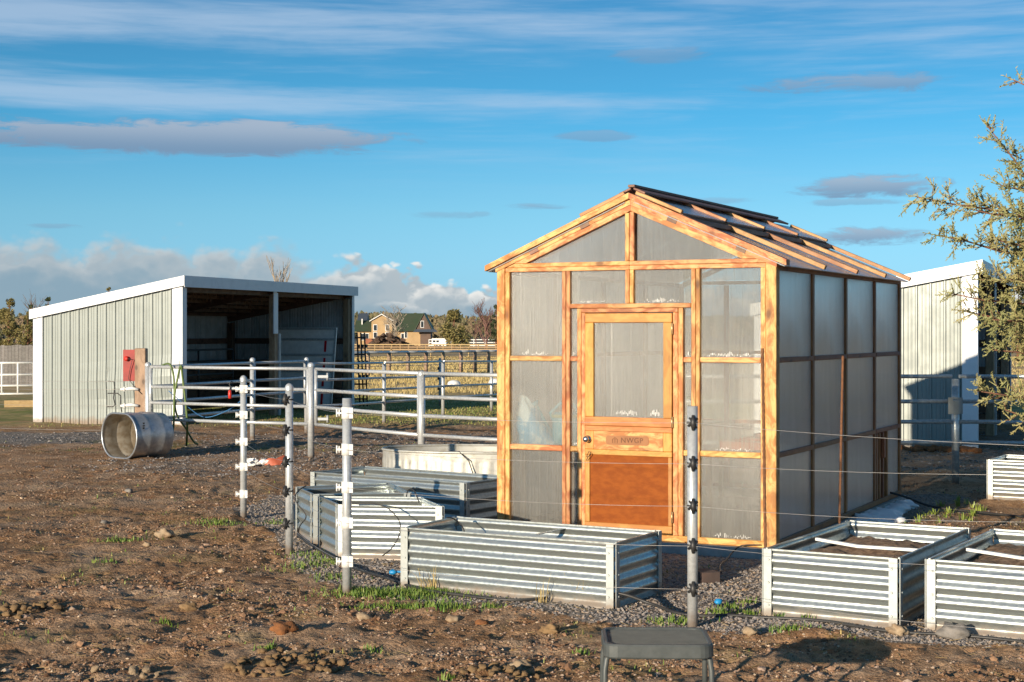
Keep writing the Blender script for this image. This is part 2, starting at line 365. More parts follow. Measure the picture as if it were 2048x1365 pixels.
simple('far_juniper', (0.17, 0.155, 0.05), (0.25, 0.20, 0.07), rough=0.85, scale=0.8)
simple('far_green', (0.055, 0.075, 0.03), (0.085, 0.10, 0.04), rough=0.85, scale=0.5)
simple('hill_tree', (0.095, 0.10, 0.045), (0.22, 0.165, 0.09), rough=0.9, scale=0.035, lo=0.42, hi=0.58)
simple('hill_soil', (0.16, 0.125, 0.075), (0.11, 0.095, 0.055), rough=0.95, scale=0.02)
simple('tan_siding', (0.42, 0.29, 0.15), (0.36, 0.245, 0.125), rough=0.8, scale=0.5)
simple('dark_siding', (0.13, 0.085, 0.065), (0.10, 0.07, 0.055), rough=0.8, scale=0.5)
simple('green_roof', (0.052, 0.068, 0.040), (0.042, 0.066, 0.035), rough=0.6, scale=0.4)
simple('slate_roof', (0.07, 0.09, 0.12), rough=0.6)
simple('brick_low', (0.30, 0.115, 0.06), (0.22, 0.085, 0.05), rough=0.9, scale=1)
simple('far_white', (0.70, 0.70, 0.68), (0.72, 0.72, 0.70), rough=0.5)
simple('house_glass', (0.03, 0.04, 0.05), rough=0.08)
simple('brush', (0.11, 0.07, 0.045), (0.06, 0.04, 0.03), rough=0.95, scale=1.2)
simple('stone_pale', (0.38, 0.29, 0.19), (0.26, 0.18, 0.11), rough=0.95, scale=12, bump=0.5, bscale=50)
simple('stone_grey', (0.24, 0.22, 0.20), (0.17, 0.155, 0.14), rough=0.9, scale=12, bump=0.5, bscale=50)
simple('manure', (0.26, 0.165, 0.08), (0.17, 0.105, 0.05), rough=0.95, scale=16, bump=0.5, bscale=60)
simple('manure_red', (0.26, 0.10, 0.03), (0.14, 0.06, 0.025), rough=0.95, scale=16, bump=0.8, bscale=60)
simple('reflector_red', (0.55, 0.01, 0.02), rough=0.3)
simple('plate_grey', (0.40, 0.39, 0.36), (0.32, 0.31, 0.28), rough=0.6, scale=10)

def scatter_mat(name, cols, rough=0.95):
    m, nt, b = new_mat(name); at = nt.nodes.new('ShaderNodeAttribute'); at.attribute_name = 'tone'
    cr = nt.nodes.new('ShaderNodeValToRGB'); cr.color_ramp.interpolation = 'LINEAR'
    el = cr.color_ramp.elements
    while len(el) < len(cols): el.new(0.5)
    for i, c in enumerate(cols): el[i].position = i / (len(cols) - 1); el[i].color = (*c, 1)
    nt.links.new(at.outputs['Fac'], cr.inputs[0]); nt.links.new(cr.outputs[0], b.inputs['Base Color']); b.inputs['Roughness'].default_value = rough
def muddy(name, zlim, col):
    nt = MATS[name].node_tree; b = nt.nodes['Principled BSDF']; old = b.inputs['Base Color'].links[0].from_socket; geo = nt.nodes.new('ShaderNodeNewGeometry'); sp = nt.nodes.new('ShaderNodeSeparateXYZ'); nt.links.new(geo.outputs['Position'], sp.inputs[0])
    n = noise_n(nt, geo.outputs['Position'], 9.0, 6, 0.7); h = mth(nt, 'ADD', sp.outputs[2], mth(nt, 'MULTIPLY', mth(nt, 'SUBTRACT', n, .5), zlim * 1.8))
    f = mth(nt, 'MULTIPLY', sstep(nt, h, zlim, 0.0), .8); nt.links.new(mixc(nt, f, old, col), b.inputs['Base Color']); om = b.inputs['Metallic'].default_value; nt.links.new(mth(nt, 'MULTIPLY', mth(nt, 'SUBTRACT', 1.0, f), om), b.inputs['Metallic'])
for nm, zl in (('zinc', .07), ('corner_steel', .07), ('shed_metal', .14), ('white_trim', .10), ('galv', .10)): muddy(nm, zl, (0.20, 0.135, 0.085))
scatter_mat('clod', [(0.13, 0.066, 0.035), (0.21, 0.115, 0.065), (0.30, 0.175, 0.10), (0.34, 0.25, 0.20), (0.56, 0.43, 0.30)])
scatter_mat('gravel', [(0.10, 0.094, 0.092), (0.20, 0.185, 0.18), (0.31, 0.28, 0.26), (0.36, 0.27, 0.19), (0.18, 0.165, 0.17)])
scatter_mat('grass_blade', [(0.07, 0.15, 0.018), (0.12, 0.20, 0.025), (0.19, 0.25, 0.05), (0.46, 0.35, 0.15)], 0.6)

def poly_mat(name, axis, alpha, tint, trl=0.6, gloss=1.7, wave=4.0):
    """fluted twin-wall sheet: part clear, part milky, with a soft sheen"""
    m = bpy.data.materials.new(name); m.use_nodes = True; MATS[name] = m; nt = m.node_tree; nt.nodes.clear(); L = nt.links
    tc = nt.nodes.new('ShaderNodeTexCoord'); sx = nt.nodes.new('ShaderNodeSeparateXYZ'); L.new(tc.outputs['Object'], sx.inputs[0])
    ph = mth(nt, 'MULTIPLY', sx.outputs[axis], 2 * math.pi / 0.0125)
    fl = mth(nt, 'ABSOLUTE', mth(nt, 'SINE', ph))
    mp = nt.nodes.new('ShaderNodeMapping'); mp.inputs['Scale'].default_value = (9, 9, 1.2) if axis == 0 else (9, 9, 1.2); L.new(tc.outputs['Object'], mp.inputs[0])
    hz = noise_n(nt, mp.outputs[0], 1.0, 4, 0.55)
    mp2 = nt.nodes.new('ShaderNodeMapping'); mp2.inputs['Scale'].default_value = (62, 62, .7); L.new(tc.outputs['Object'], mp2.inputs[0])
    stk = noise_n(nt, mp2.outputs[0], 1.0, 2, 0.6)
    wav = noise_n(nt, tc.outputs['Object'], 1.6, 2, 0.5)
    bn = nt.nodes.new('ShaderNodeBump'); bn.inputs['Strength'].default_value = 0.55; bn.inputs['Distance'].default_value = 0.004
    L.new(mth(nt, 'ADD', mth(nt, 'MULTIPLY', fl, 0.35), mth(nt, 'MULTIPLY', wav, wave)), bn.inputs['Height'])
    df = nt.nodes.new('ShaderNodeBsdfDiffuse'); df.inputs[0].default_value = (*tint, 1)
    tl = nt.nodes.new('ShaderNodeBsdfTranslucent'); tl.inputs[0].default_value = (*tint, 1)
    tr = nt.nodes.new('ShaderNodeBsdfTransparent'); tr.inputs[0].default_value = (0.88, 0.89, 0.88, 1)
    gl = nt.nodes.new('ShaderNodeBsdfGlossy'); gl.inputs['Roughness'].default_value = 0.19; gl.inputs[0].default_value = (0.95, 0.95, 0.95, 1)
    L.new(bn.outputs[0], gl.inputs['Normal'])
    m1 = nt.nodes.new('ShaderNodeMixShader'); m1.inputs[0].default_value = trl; L.new(df.outputs[0], m1.inputs[1]); L.new(tl.outputs[0], m1.inputs[2])
    milky = mth(nt, 'ADD', mth(nt, 'ADD', alpha, mth(nt, 'MULTIPLY', mth(nt, 'SUBTRACT', stk, .5), .30)), mth(nt, 'ADD', mth(nt, 'MULTIPLY', mth(nt, 'SUBTRACT', fl, 0.64), 0.50), mth(nt, 'MULTIPLY', mth(nt, 'SUBTRACT', hz, 0.5), 0.42)), clamp=True)
    m2 = nt.nodes.new('ShaderNodeMixShader'); L.new(milky, m2.inputs[0]); L.new(tr.outputs[0], m2.inputs[1]); L.new(m1.outputs[0], m2.inputs[2])
    fr = nt.nodes.new('ShaderNodeFresnel'); fr.inputs[0].default_value = 1.5; L.new(bn.outputs[0], fr.inputs['Normal'])
    m3 = nt.nodes.new('ShaderNodeMixShader'); L.new(mth(nt, 'MULTIPLY', fr.outputs[0], gloss, clamp=True), m3.inputs[0]); L.new(m2.outputs[0], m3.inputs[1]); L.new(gl.outputs[0], m3.inputs[2])
    out = nt.nodes.new('ShaderNodeOutputMaterial'); L.new(m3.outputs[0], out.inputs[0])
poly_mat('sheet_front', 0, 0.20, (0.50, 0.50, 0.48), 0.6, 1.15, 2.4)
poly_mat('sheet_side', 1, 0.86, (0.98, 0.98, 0.98), 0.36)
poly_mat('sheet_roof', 1, 0.62, (0.95, 0.96, 0.97), 0.75)

# ------------------------------------------------------------------ ground
def vnoise(x, y, seed=0):
    xi = np.floor(x).astype(np.int64); yi = np.floor(y).astype(np.int64); fx = x - xi; fy = y - yi
    fx = fx * fx * (3 - 2 * fx); fy = fy * fy * (3 - 2 * fy)
    def h(a, b):
        k = (a * 374761393 + b * 668265263 + seed * 974711) & 0xffffffff
        k = ((k ^ (k >> 13)) * 1274126177) & 0xffffffff
        return ((k ^ (k >> 16)) & 0xffff) / 65535.0
    return (h(xi, yi) * (1 - fx) + h(xi + 1, yi) * fx) * (1 - fy) + (h(xi, yi + 1) * (1 - fx) + h(xi + 1, yi + 1) * fx) * fy
def fbm(x, y, o=4, seed=0, g=0.5):
    r = np.zeros_like(x); a = 1.0; t = 0.0
    for i in range(o): r += a * vnoise(x * 2 ** i + 17.3 * i, y * 2 ** i - 9.1 * i, seed + i); t += a; a *= g
    return r / t
def sst(v, a, b):
    t = np.clip((v - a) / (b - a), 0, 1); return t * t * (3 - 2 * t)
YARD = [(-2.75, 15.2), (-2.05, 13.4), (-1.55, 11.4), (-0.95, 10.25), (0.35, 9.35), (1.3, 8.95), (2.6, 8.75), (5.0, 7.7), (40, 2)]
def yard_mask(x, y):
    """1 inside the gravelled yard round the beds and the greenhouse"""
    px = np.array([p[0] for p in YARD]); py = np.array([p[1] for p in YARD])
    e = np.interp(x, px, py) + (fbm(x * 1.7, y * 1.7, 3, 31) - 0.5) * 0.9
    left = x + 2.75 + (fbm(x * 1.3 + 5, y * 1.3, 3, 33) - 0.5) * 1.0
    a = (x - 2.037) * .895 - (y - 11.94) * .446; b = (x - 2.037) * .446 + (y - 11.94) * .895
    mulch = sst(a + (fbm(x * 2.1, y * 2.1, 3, 35) - .5) * .5, 0.25, 0.6) * sst(b, -.5, .1)
    return sst(y - e, -0.12, 0.25) * sst(left, -0.1, 0.3) * sst(17.2 - y, 0, 0.8) * (1 - .92 * mulch)
def zones(x, y):
    n = fbm(x * 0.55, y * 0.55, 4, 51); n2 = fbm(x * 0.25, y * 0.25, 3, 57)
    yard = yard_mask(x, y)
    strip = sst(y + (n - .5) * 3.0, 18.9, 20.0) * sst(27.0 - y + (n2 - .5) * 4, 0.0, 1.2) * sst(x, -6.5, -4.6)      # gravelly drive behind the pipe gate
    road = sst(y + (n - .5) * 2.0, 23.6, 24.6) * sst(27.6 - y + (n - .5) * 1.5, 0, 0.8) * sst(-4.8 - x, 0, 1.2)       # grey road left
    gravel = np.clip(np.maximum(np.maximum(yard, strip * 0.48), road * .8), 0, 1)
    field = sst(y + (n - .5) * 5.0, 28.0, 32.5)
    n3 = fbm(x * 2.6, y * 2.6, 4, 61)
    weed = sst(n3, 0.60, 0.72) * 0.75 * np.exp(-np.abs(yard - 0.45) * 2.2) * sst(19 - y, 0, 2)
    weed = np.maximum(weed, sst(n3, 0.52, 0.66) * sst(y, 22.2, 23.2) * sst(25.2 - y, 0, 1.0) * 0.7)
    return gravel * (1 - field), field, weed
def ground_z(x, y):
    x = np.asarray(x, float); y = np.asarray(y, float)
    base = -0.0062 * np.clip(y - 28, 0, 480)
    near = sst(y, -8, 4) * sst(70 - y, 0, 40) * sst(30 - np.abs(x), 0, 14)
    g = yard_mask(x, y)
    rough = (fbm(x * 1.1, y * 1.1, 3, 1) - .5) * 0.075
    mid = (fbm(x * 4.2, y * 4.2, 3, 5) - .5) * 0.052
    rid = np.abs(fbm(x * 8.0 + 3, y * 8.0, 3, 9) - .5) * -0.055 + 0.008
    fine = (vnoise(x * 21, y * 21, 14) - .5) * 0.022
    cx, cy = x / .34, y / .30; ix, iy = np.floor(cx), np.floor(cy)          # hoof prints, one at most in each cell
    jx, jy = vnoise(ix * 1.0, iy * 1.0, 91), vnoise(ix * 1.0, iy * 1.0, 92); on = (vnoise(ix * 1.0, iy * 1.0, 93) > .45)
    dd = np.hypot((cx - ix - .3 - .4 * jx) * .34, (cy - iy - .3 - .4 * jy) * .30)
    hoof = on * (-.022 * (1 - sst(dd, .030, .062)) + .012 * np.exp(-((dd - .078) / .018) ** 2)) * (1 - g)
    rough = rough + hoof * near
    return base + near * (rough * (1 - .6 * g) + (mid + rid + fine) * (1 - .8 * g) - 0.012)
def axis_lin(lo, hi, step, grow, lim):
    c = list(np.arange(lo, hi + 1e-6, step)); s = step
    while c[-1] < lim: s *= grow; c.append(c[-1] + s)
    s = step
    while c[0] > -lim: s *= grow; c.insert(0, c[0] - s)
    return np.array(c)
xs = axis_lin(-3.2, 3.6, 0.03, 1.032, 3500.0)
ys = [5.6]
while ys[-1] < 60: ys.append(ys[-1] + ys[-1] * 0.0040)
s_ = 0.25
while ys[-1] < 4200: s_ *= 1.09; ys.append(ys[-1] + s_)
s_ = 0.05
while ys[0] > -3500: s_ *= 1.16; ys.insert(0, ys[0] - s_)
ys = np.array(ys)
gx, gy = np.meshgrid(xs, ys); gz = ground_z(gx, gy)
def build_ground():
    nx, ny = len(xs), len(ys); n = nx * ny
    me = bpy.data.meshes.new('ground'); me.vertices.add(n)
    me.vertices.foreach_set('co', np.stack([gx.ravel(), gy.ravel(), gz.ravel()], 1).ravel())
    i = np.arange(n).reshape(ny, nx); q = np.stack([i[:-1, :-1], i[:-1, 1:], i[1:, 1:], i[1:, :-1]], -1).reshape(-1, 4)
    m = len(q); me.loops.add(m * 4); me.polygons.add(m)
    me.loops.foreach_set('vertex_index', q.ravel().astype(np.int32))
    me.polygons.foreach_set('loop_start', np.arange(0, m * 4, 4, dtype=np.int32)); me.polygons.foreach_set('loop_total', np.full(m, 4, np.int32))
    me.polygons.foreach_set('use_smooth', np.ones(m, bool)); me.update(); me.validate()
    gr, fi, we = zones(gx, gy)
    for nm, a in (('gravel', gr), ('field', fi), ('weed', we)):
        at = me.attributes.new(nm, 'FLOAT', 'POINT'); at.data.foreach_set('value', a.ravel().astype(np.float32))
    mt, nt, b = new_mat('soil'); L = nt.links
    geo = nt.nodes.new('ShaderNodeNewGeometry'); P = geo.outputs['Position']
    def attr(nm):
        a = nt.nodes.new('ShaderNodeAttribute'); a.attribute_name = nm; return a.outputs['Fac']
    nA = noise_n(nt, P, 1.1, 6, 0.65, 0.3); nB = noise_n(nt, P, 7.0, 6, 0.7); nC = noise_n(nt, P, 34.0, 4, 0.7); nD = noise_n(nt, P, 2.6, 5, 0.65)
    soil = mixc(nt, sstep(nt, nB, 0.33, 0.68), (0.22, 0.118, 0.056), (0.47, 0.275, 0.145))
    soil = mixc(nt, sstep(nt, nA, 0.40, 0.66), soil, mixc(nt, sstep(nt, nB, .3, .7), (0.31, 0.205, 0.13), (0.52, 0.365, 0.245)))
    soil = mixc(nt, mth(nt, 'MULTIPLY', sstep(nt, nD, 0.55, 0.70), 0.75), soil, (0.29, 0.125, 0.05))
    soil = mixc(nt, mth(nt, 'MULTIPLY', sstep(nt, nC, 0.60, 0.74), 0.55), soil, (0.52, 0.37, 0.23))
    soil = mixc(nt, mth(nt, 'MULTIPLY', sstep(nt, nC, 0.42, 0.28), 0.6), soil, (0.05, 0.03, 0.02))
    nE = noise_n(nt, P, 130.0, 3, 0.7)
    soil = mixc(nt, mth(nt, 'MULTIPLY', sstep(nt, nE, 0.56, 0.70), 0.75), soil, (0.62, 0.48, 0.34))
    soil = mixc(nt, mth(nt, 'MULTIPLY', sstep(nt, nE, 0.44, 0.32), 0.7), soil, (0.07, 0.042, 0.028))
    vo = nt.nodes.new('ShaderNodeTexVoronoi'); vo.inputs['Scale'].default_value = 42; L.new(P, vo.inputs['Vector'])
    sv = nt.nodes.new('ShaderNodeSeparateColor'); L.new(vo.outputs['Color'], sv.inputs[0])
    grv = mixc(nt, sv.outputs[0], (0.115, 0.105, 0.10), (0.32, 0.285, 0.255))
    grv = mixc(nt, mth(nt, 'MULTIPLY', sstep(nt, sv.outputs[1], 0.72, 0.9), 0.7), grv, (0.30, 0.22, 0.15))
    grv = mixc(nt, mth(nt, 'MULTIPLY', sstep(nt, nD, 0.5, 0.7), 0.5), grv, (0.15, 0.10, 0.07))
    fld = mixc(nt, sstep(nt, nA, 0.36, 0.62), (0.48, 0.34, 0.15), (0.18, 0.20, 0.055))
    sp = nt.nodes.new('ShaderNodeSeparateXYZ'); L.new(P, sp.inputs[0])
    fld = mixc(nt, sstep(nt, mth(nt, 'ADD', sp.outputs[1], mth(nt, 'MULTIPLY', nD, 16.0)), 46.0, 60.0), fld, mixc(nt, sstep(nt, nD, .35, .65), (0.62, 0.44, 0.22), (0.48, 0.33, 0.16)))
    fld = mixc(nt, mth(nt, 'MULTIPLY', sstep(nt, nB, 0.5, 0.75), 0.4), fld, (0.15, 0.10, 0.05))
    c = mixc(nt, sstep(nt, mth(nt, 'ADD', attr('gravel'), mth(nt, 'MULTIPLY', mth(nt, 'SUBTRACT', nB, .5), .7)), 0.35, 0.65), soil, grv)
    c = mixc(nt, mth(nt, 'MULTIPLY', attr('weed'), 0.8), c, mixc(nt, nC, (0.09, 0.12, 0.025), (0.16, 0.17, 0.05)))
    c = mixc(nt, attr('field'), c, fld)
    L.new(c, b.inputs['Base Color']); b.inputs['Roughness'].default_value = 0.95; b.inputs['Specular IOR Level'].default_value = 0.2
    bn = nt.nodes.new('ShaderNodeBump'); bn.inputs['Distance'].default_value = 0.03; L.new(sstep(nt, attr('field'), 0.0, 1.0, 0.85, 0.12), bn.inputs['Strength'])
    hgt = mth(nt, 'ADD', mth(nt, 'ADD', mth(nt, 'MULTIPLY', nE, 0.34), mth(nt, 'MULTIPLY', nC, 0.62)), mth(nt, 'ADD', mth(nt, 'MULTIPLY', nB, 0.7), mth(nt, 'MULTIPLY', vo.outputs['Distance'], -0.35)))
    L.new(hgt, bn.inputs['Height']); L.new(bn.outputs[0], b.inputs['Normal'])
    me.materials.append(mt)
    o = bpy.data.objects.new('ground', me); COL.objects.link(o); tag(o, kind='structure')
build_ground()
def gz1(x, y): return float(ground_z(np.array([x]), np.array([y]))[0])

# far hill and its scattered wood
def build_hill():
    xs_ = np.linspace(-2600, 2600, 131); ys_ = np.array([520, 640, 760, 900, 1050, 1200, 1350, 1500, 1750, 2100])
    X, Y = np.meshgrid(xs_, ys_); prof = np.interp(Y, [520, 760, 1200, 1500, 2100], [-3.4, -1.5, 9, 13, 6])
    shape = 0.55 + 0.75 * fbm(X / 420, Y / 900, 3, 71) + 0.35 * np.exp(-((X + 190) / 120.0) ** 2)
    Z = np.where(Y > 600, prof * shape, prof)
    mb = MB(); mb.grid([[(X[i, j], Y[i, j], Z[i, j]) for j in range(len(xs_))] for i in range(len(ys_))], True)
    h = obj('hill', mb, 'hill_soil'); tag(h, kind='structure')
    rng = random.Random(5); t = MB()
    for k in range(5200):
        y = rng.uniform(650, 1560); x = rng.uniform(-0.42, 0.42) * y
        i = np.searchsorted(ys_, y) - 1; z = float(np.interp(x, xs_, Z[i] + (Z[i + 1] - Z[i]) * (y - ys_[i]) / (ys_[i + 1] - ys_[i])))
        hgt = rng.uniform(3.0, 6.5); w = hgt * rng.uniform(.42, .7)
        for q in range(9):
            a = rng.uniform(0, 6.28); u = rng.random(); rr = w * (1 - u * .75) * rng.uniform(.2, .85)
            c = Vector((x + math.cos(a) * rr, y + math.sin(a) * rr, z + hgt * (.08 + .9 * u))); s = w * rng.uniform(.22, .42)
            d1 = Vector((rng.uniform(-1, 1), rng.uniform(-.5, .5), rng.uniform(-.6, .6))).normalized() * s; d2 = Vector((rng.uniform(-.5, .5), rng.uniform(-1, 1), 1)).normalized() * s
            n = t.pts([c - d1 - d2 * .6, c + d1 - d2 * .7, c + d1 * .5 + d2, c - d1 * .7 + d2 * .8]); t.face((n, n + 1, n + 2, n + 3))
    o = obj('woodland', t, 'hill_tree'); tag(o, 'scattered juniper woodland covering the far low hill', 'woodland', kind='stuff')
build_hill()

# ------------------------------------------------------------------ the greenhouse
GHFR = A(1553, 1098, F * (HC - .075) / 435); GHFR.z = 0
U = Vector((.895, -.446, 0)).normalized(); V_ = Vector((-U.y, U.x, 0)); W_, L_ = 2.42, 4.365
GHFL = GHFR - U * W_
gh = thing('greenhouse', 'small cedar framed greenhouse with fluted clear panels and gabled roof', 'greenhouse', GHFL, math.atan2(U.y, U.x))
def fx(px):
    k = (px - CX) / F; return (k * GHFL.y - GHFL.x) / (U.x - k * U.y)
Z_SILL, Z_R2, Z_R1, Z_TOP = (.075, .125), (.764, .808), (1.505, 1.545), (2.245, 2.280)
def build_greenhouse():
    T = .07
    def vert(name, p0, p1, z0, z1, y0=0.0, y1=T, mat='cedar', par=gh):
        x0, x1 = fx(p0), fx(p1); return plank(name, par, ((x0 + x1) / 2, (y0 + y1) / 2, z0), ((x0 + x1) / 2, (y0 + y1) / 2, z1), abs(x1 - x0) - .002, y1 - y0, mat, up=(0, 1, 0)) if False else plank(name, par, ((x0 + x1) / 2, (y0 + y1) / 2, z0), ((x0 + x1) / 2, (y0 + y1) / 2, z1), y1 - y0, x1 - x0 - .002, mat, up=(1, 0, 0))
    def hor(name, x0, x1, z0, z1, y0=0.004, y1=T - .004, mat='cedar', par=gh):
        return plank(name, par, (x0, (y0 + y1) / 2, (z0 + z1) / 2), (x1, (y0 + y1) / 2, (z0 + z1) / 2), y1 - y0, z1 - z0, mat)
    mb = MB()                                   # foundation ring
    o = .035
    for b in ((-o, W_ + o, -o, .10), (-o, W_ + o, L_ - .10, L_ + o)): mb.bx(b[0], b[1], b[2], b[3], -.12, .072)
    for b in ((-o, .10), (W_ - .10, W_ + o)): mb.bx(b[0], b[1], .1015, L_ - .1015, -.12, .070)
    obj('foundation', mb, 'concrete', gh)
    # front wall
    zt = Z_TOP[0]
    vert('corner_post', 994, 1010, .075, 2.28, -.006, .09); vert('stud', 1010, 1019, .125, zt)
    vert('stud', 1123.5, 1131.5, .125, zt); vert('stud', 1131.5, 1139.6, .125, zt, .003)
    vert('stud', 1382, 1391, .125, zt); vert('stud', 1391, 1399.5, .125, zt, .003)
    vert('stud', 1521, 1531, .125, zt); vert('corner_post', 1531, 1553, .075, 2.28, -.006, .09)
    vert('stud', 1250, 1258.5, 1.976, zt); vert('stud', 1258.5, 1267, 1.976, zt, .003)
    hor('sill', fx(1010), fx(1531), *Z_SILL)
    hor('top_plate', fx(1010), fx(1258), *Z_TOP); hor('top_plate', fx(1258), fx(1531), *Z_TOP, 0.006)
    hor('gable_chord', fx(1000), fx(1258.5), 2.2815, 2.316); hor('gable_chord', fx(1258.5), fx(1546), 2.2815, 2.316, 0.0)
    hor('lintel', fx(1139.6), fx(1382), 1.938, 1.974, -.004)
    vert('stud', 1154, 1162.5, .125, 1.936); vert('stud', 1356, 1366, .125, 1.936)
    bays = [(1019, 1123.5), (1139.6, 1154), (1366, 1382), (1399.5, 1521)]
    for a, b in bays:
        hor('rail', fx(a) + .001, fx(b) - .001, *Z_R1); hor('rail', fx(a) + .001, fx(b) - .001, *Z_R2)
    def pane(x0, x1, z0, z1, ice=0.0, y=.035, seed=1, blank=False, par=gh):
        mb = MB().box((0, 0, 0), (x1 - x0 + .012, .006, z1 - z0 + .012))
        p = obj('pane', mb, 'sheet_front', par, ((x0 + x1) / 2, y, (z0 + z1) / 2))
        if ice:
            rng = random.Random(seed); m = MB(); n = int((x1 - x0) / .0125)
            lo, hi = sorted((rng.uniform(0, .35), rng.uniform(.5, 1.0)))
            for i in range(n):
                t = i / max(n - 1, 1)
                if not lo < t < hi or rng.random() < .12: continue
                e = min(1, (t - lo) / .12, (hi - t) / .12); hgt = ice * .8 * (.55 + .25 * math.sin(t * 17 + seed) + .2 * math.sin(t * 41 + seed * 2) + rng.uniform(-.12, .12)) * (.3 + .7 * e)
                xx = -(x1 - x0) / 2 + (i + .5) * (x1 - x0) / n; zb = -(z1 - z0) / 2 + rng.uniform(.004, .02)
                hgt *= rng.uniform(.55, 1.15); wd = rng.uniform(.0012, .0034); m.bx(xx - wd, xx + wd, -.0055, -.0031, zb, zb + hgt)
            if m.v: obj('ice', m, 'frost', p)
        return p
    for k, (a, b) in enumerate(bays):
        x0, x1 = fx(a), fx(b)
        pane(x0, x1, Z_R1[1], zt, .045, seed=10 + k); pane(x0, x1, Z_R2[1], Z_R1[0], 0 if k == 0 else .03, seed=24 + k)
        pane(x0, x1, Z_SILL[1], Z_R2[0], .05 if k == 3 else 0, seed=30 + k)
    pane(fx(1139.6), fx(1250), 1.976, zt, .022, seed=41); pane(fx(1267), fx(1382), 1.976, zt, .05, seed=44)
    # door frame and door
    jx0, jx1 = fx(1162.5), fx(1356)
    hor('door_head', jx0, jx1, 1.902, 1.936, -.006)
    vert('door_jamb', 1162.5, 1170.5, .125, 1.901); vert('door_jamb', 1345.5, 1356, .125, 1.901)
    x0, x1 = fx(1171.2), fx(1344.8); w = x1 - x0
    zd0, zd1 = .14, 1.895
    def zf(px, py): s = fx(px); d = GHFL.y + s * U.y; return HC - (py - HY) * d / F
    sw = fx(1188) - x0; zc = HC - (912 - HY) * (GHFL.y + fx(1258) * U.y) / F
    dr = obj('door', MB().box((w / 2 + sw * .05, .006, (zc + zd0 + .06) / 2), (w - sw + .02, .012, zc - zd0 - .055)), 'door_ply', gh, (x0, 0, 0))
    def dbar(name, a, b, z0, z1, y0=-.014, y1=.03, mat='cedar_plain'): return hor(name, a, b, z0, z1, y0, y1, mat, dr)
    def dvert(name, a, b, z0, z1, y0=-.014, y1=.03, mat='cedar_plain'):
        return plank(name, dr, ((a + b) / 2, (y0 + y1) / 2, z0), ((a + b) / 2, (y0 + y1) / 2, z1), y1 - y0, b - a - .001, mat, up=(1, 0, 0))
    zw0, zw1 = zf(1258, 835), zf(1258, 645.5); zr = zf(1258, 853); za, zb = zf(1258, 864), zf(1258, 901); zc = zf(1258, 912)
    dbar('door_rail', 0, w, zw1, zd1); dvert('door_stile', 0, sw, zw0, zw1 - .001); dvert('door_stile', w - sw, w, zw0, zw1 - .001)
    dbar('door_rail', 0, w, zr, zw0 - .001, -.016); dbar('door_rail', 0, w, za, zr - .002, -.012)
    dbar('door_rail', 0, w, zc, zb - .001, -.012)
    dvert('door_stile', 0, sw * .55, zd0 + .06, zc - .001, -.012); dvert('door_stile', w - sw * .45, w, zd0 + .06, zc - .001, -.012); dbar('door_rail', 0, w, zd0, zd0 + .059, -.012)
    pw = MB().box((0, 0, 0), (w - sw * 2 + .01, .006, zw1 - zw0 + .01)); pn = obj('pane', pw, 'sheet_front', dr, (w / 2, .01, (zw0 + zw1) / 2))
    rng = random.Random(3); m = MB(); pwid = w - 2 * sw
    for i in range(int(pwid / .0125)):
        xx = -pwid / 2 + (i + .5) * .0125; t = (xx + pwid / 2) / pwid
        if .32 < t < .62 or .8 < t < .95:
            hh = rng.uniform(.012, .04); zb_ = -(zw1 - zw0) / 2 + .01 + rng.uniform(0, .02); wd = rng.uniform(.0012, .0034); m.bx(xx - wd, xx + wd, -.0055, -.0031, zb_, zb_ + hh)
    obj('ice', m, 'frost', dr, pn.location)
    # name board between the rails
    dvert('door_stile', 0, sw * 1.02, zb, za - .001, -.012); dvert('door_stile', w - sw * 1.02, w, zb, za - .001, -.012)
    nb = obj('name_board', MB().box((0, 0, 0), (w - 2.06 * sw, .03, za - zb - .002)), 'cedar', dr, (w / 2, .004, (za + zb) / 2)); nc = Vector((w / 2, .004, (za + zb) / 2))
    bw, bh = (w - 2.06 * sw) * .62, (za - zb) * .50
    pl = MB(); poly = []
    for sx, sz, a0 in ((1, 1, 0), (-1, 1, 90), (-1, -1, 180), (1, -1, 270)):
        for q in range(5):
            a = R(a0 + q * 22.5); poly.append((sx * (bw / 2 - .02) + .02 * math.cos(a), 0, sz * (bh / 2 - .02) + .02 * math.sin(a)))
    pl.prism(poly, (0, -.003, 0)); o = obj('stained_patch', pl, 'wood_burn', dr, nc + Vector((-.005, -.0152, .004)))
    cu = bpy.data.curves.new('lettering', 'FONT'); cu.body = 'NWGP'; cu.size = bh * .80; cu.extrude = .001; cu.align_x = 'CENTER'; cu.align_y = 'CENTER'; cu.space_character = 1.12
    tmp = bpy.data.objects.new('tmp_text', cu); COL.objects.link(tmp); bpy.context.view_layer.update()
    me = bpy.data.meshes.new_from_object(tmp.evaluated_get(bpy.context.evaluated_depsgraph_get())); bpy.data.objects.remove(tmp)
    o = obj('lettering', me, 'carved', dr, nc + Vector((.035, -.0192, .004))); o.rotation_euler = (R(90), 0, 0); me.materials.clear(); me.materials.append(MATS['carved'])
    em = MB(); hx = -bw * .30; s = bh * .30                     # small greenhouse emblem before the letters
    for a, b in (((-s, -s), (-s, s * .3)), ((s, -s), (s, s * .3)), ((-s, -s), (s, -s)), ((-s, s * .3), (0, s)), ((s, s * .3), (0, s)), ((0, -s), (0, s)), ((-s, s * .3), (s, s * .3)), ((-s, -.3 * s), (s, -.3 * s))):
        em.beam((hx + a[0], 0, a[1]), (hx + b[0], 0, b[1]), .0015, .004, up=(0, 1, 0.01))
    obj('emblem', em, 'carved', dr, nc + Vector((0, -.0195, .004)))
    kx = fx(1174.5) - x0 + .012; kz = zf(1174.5, 878)
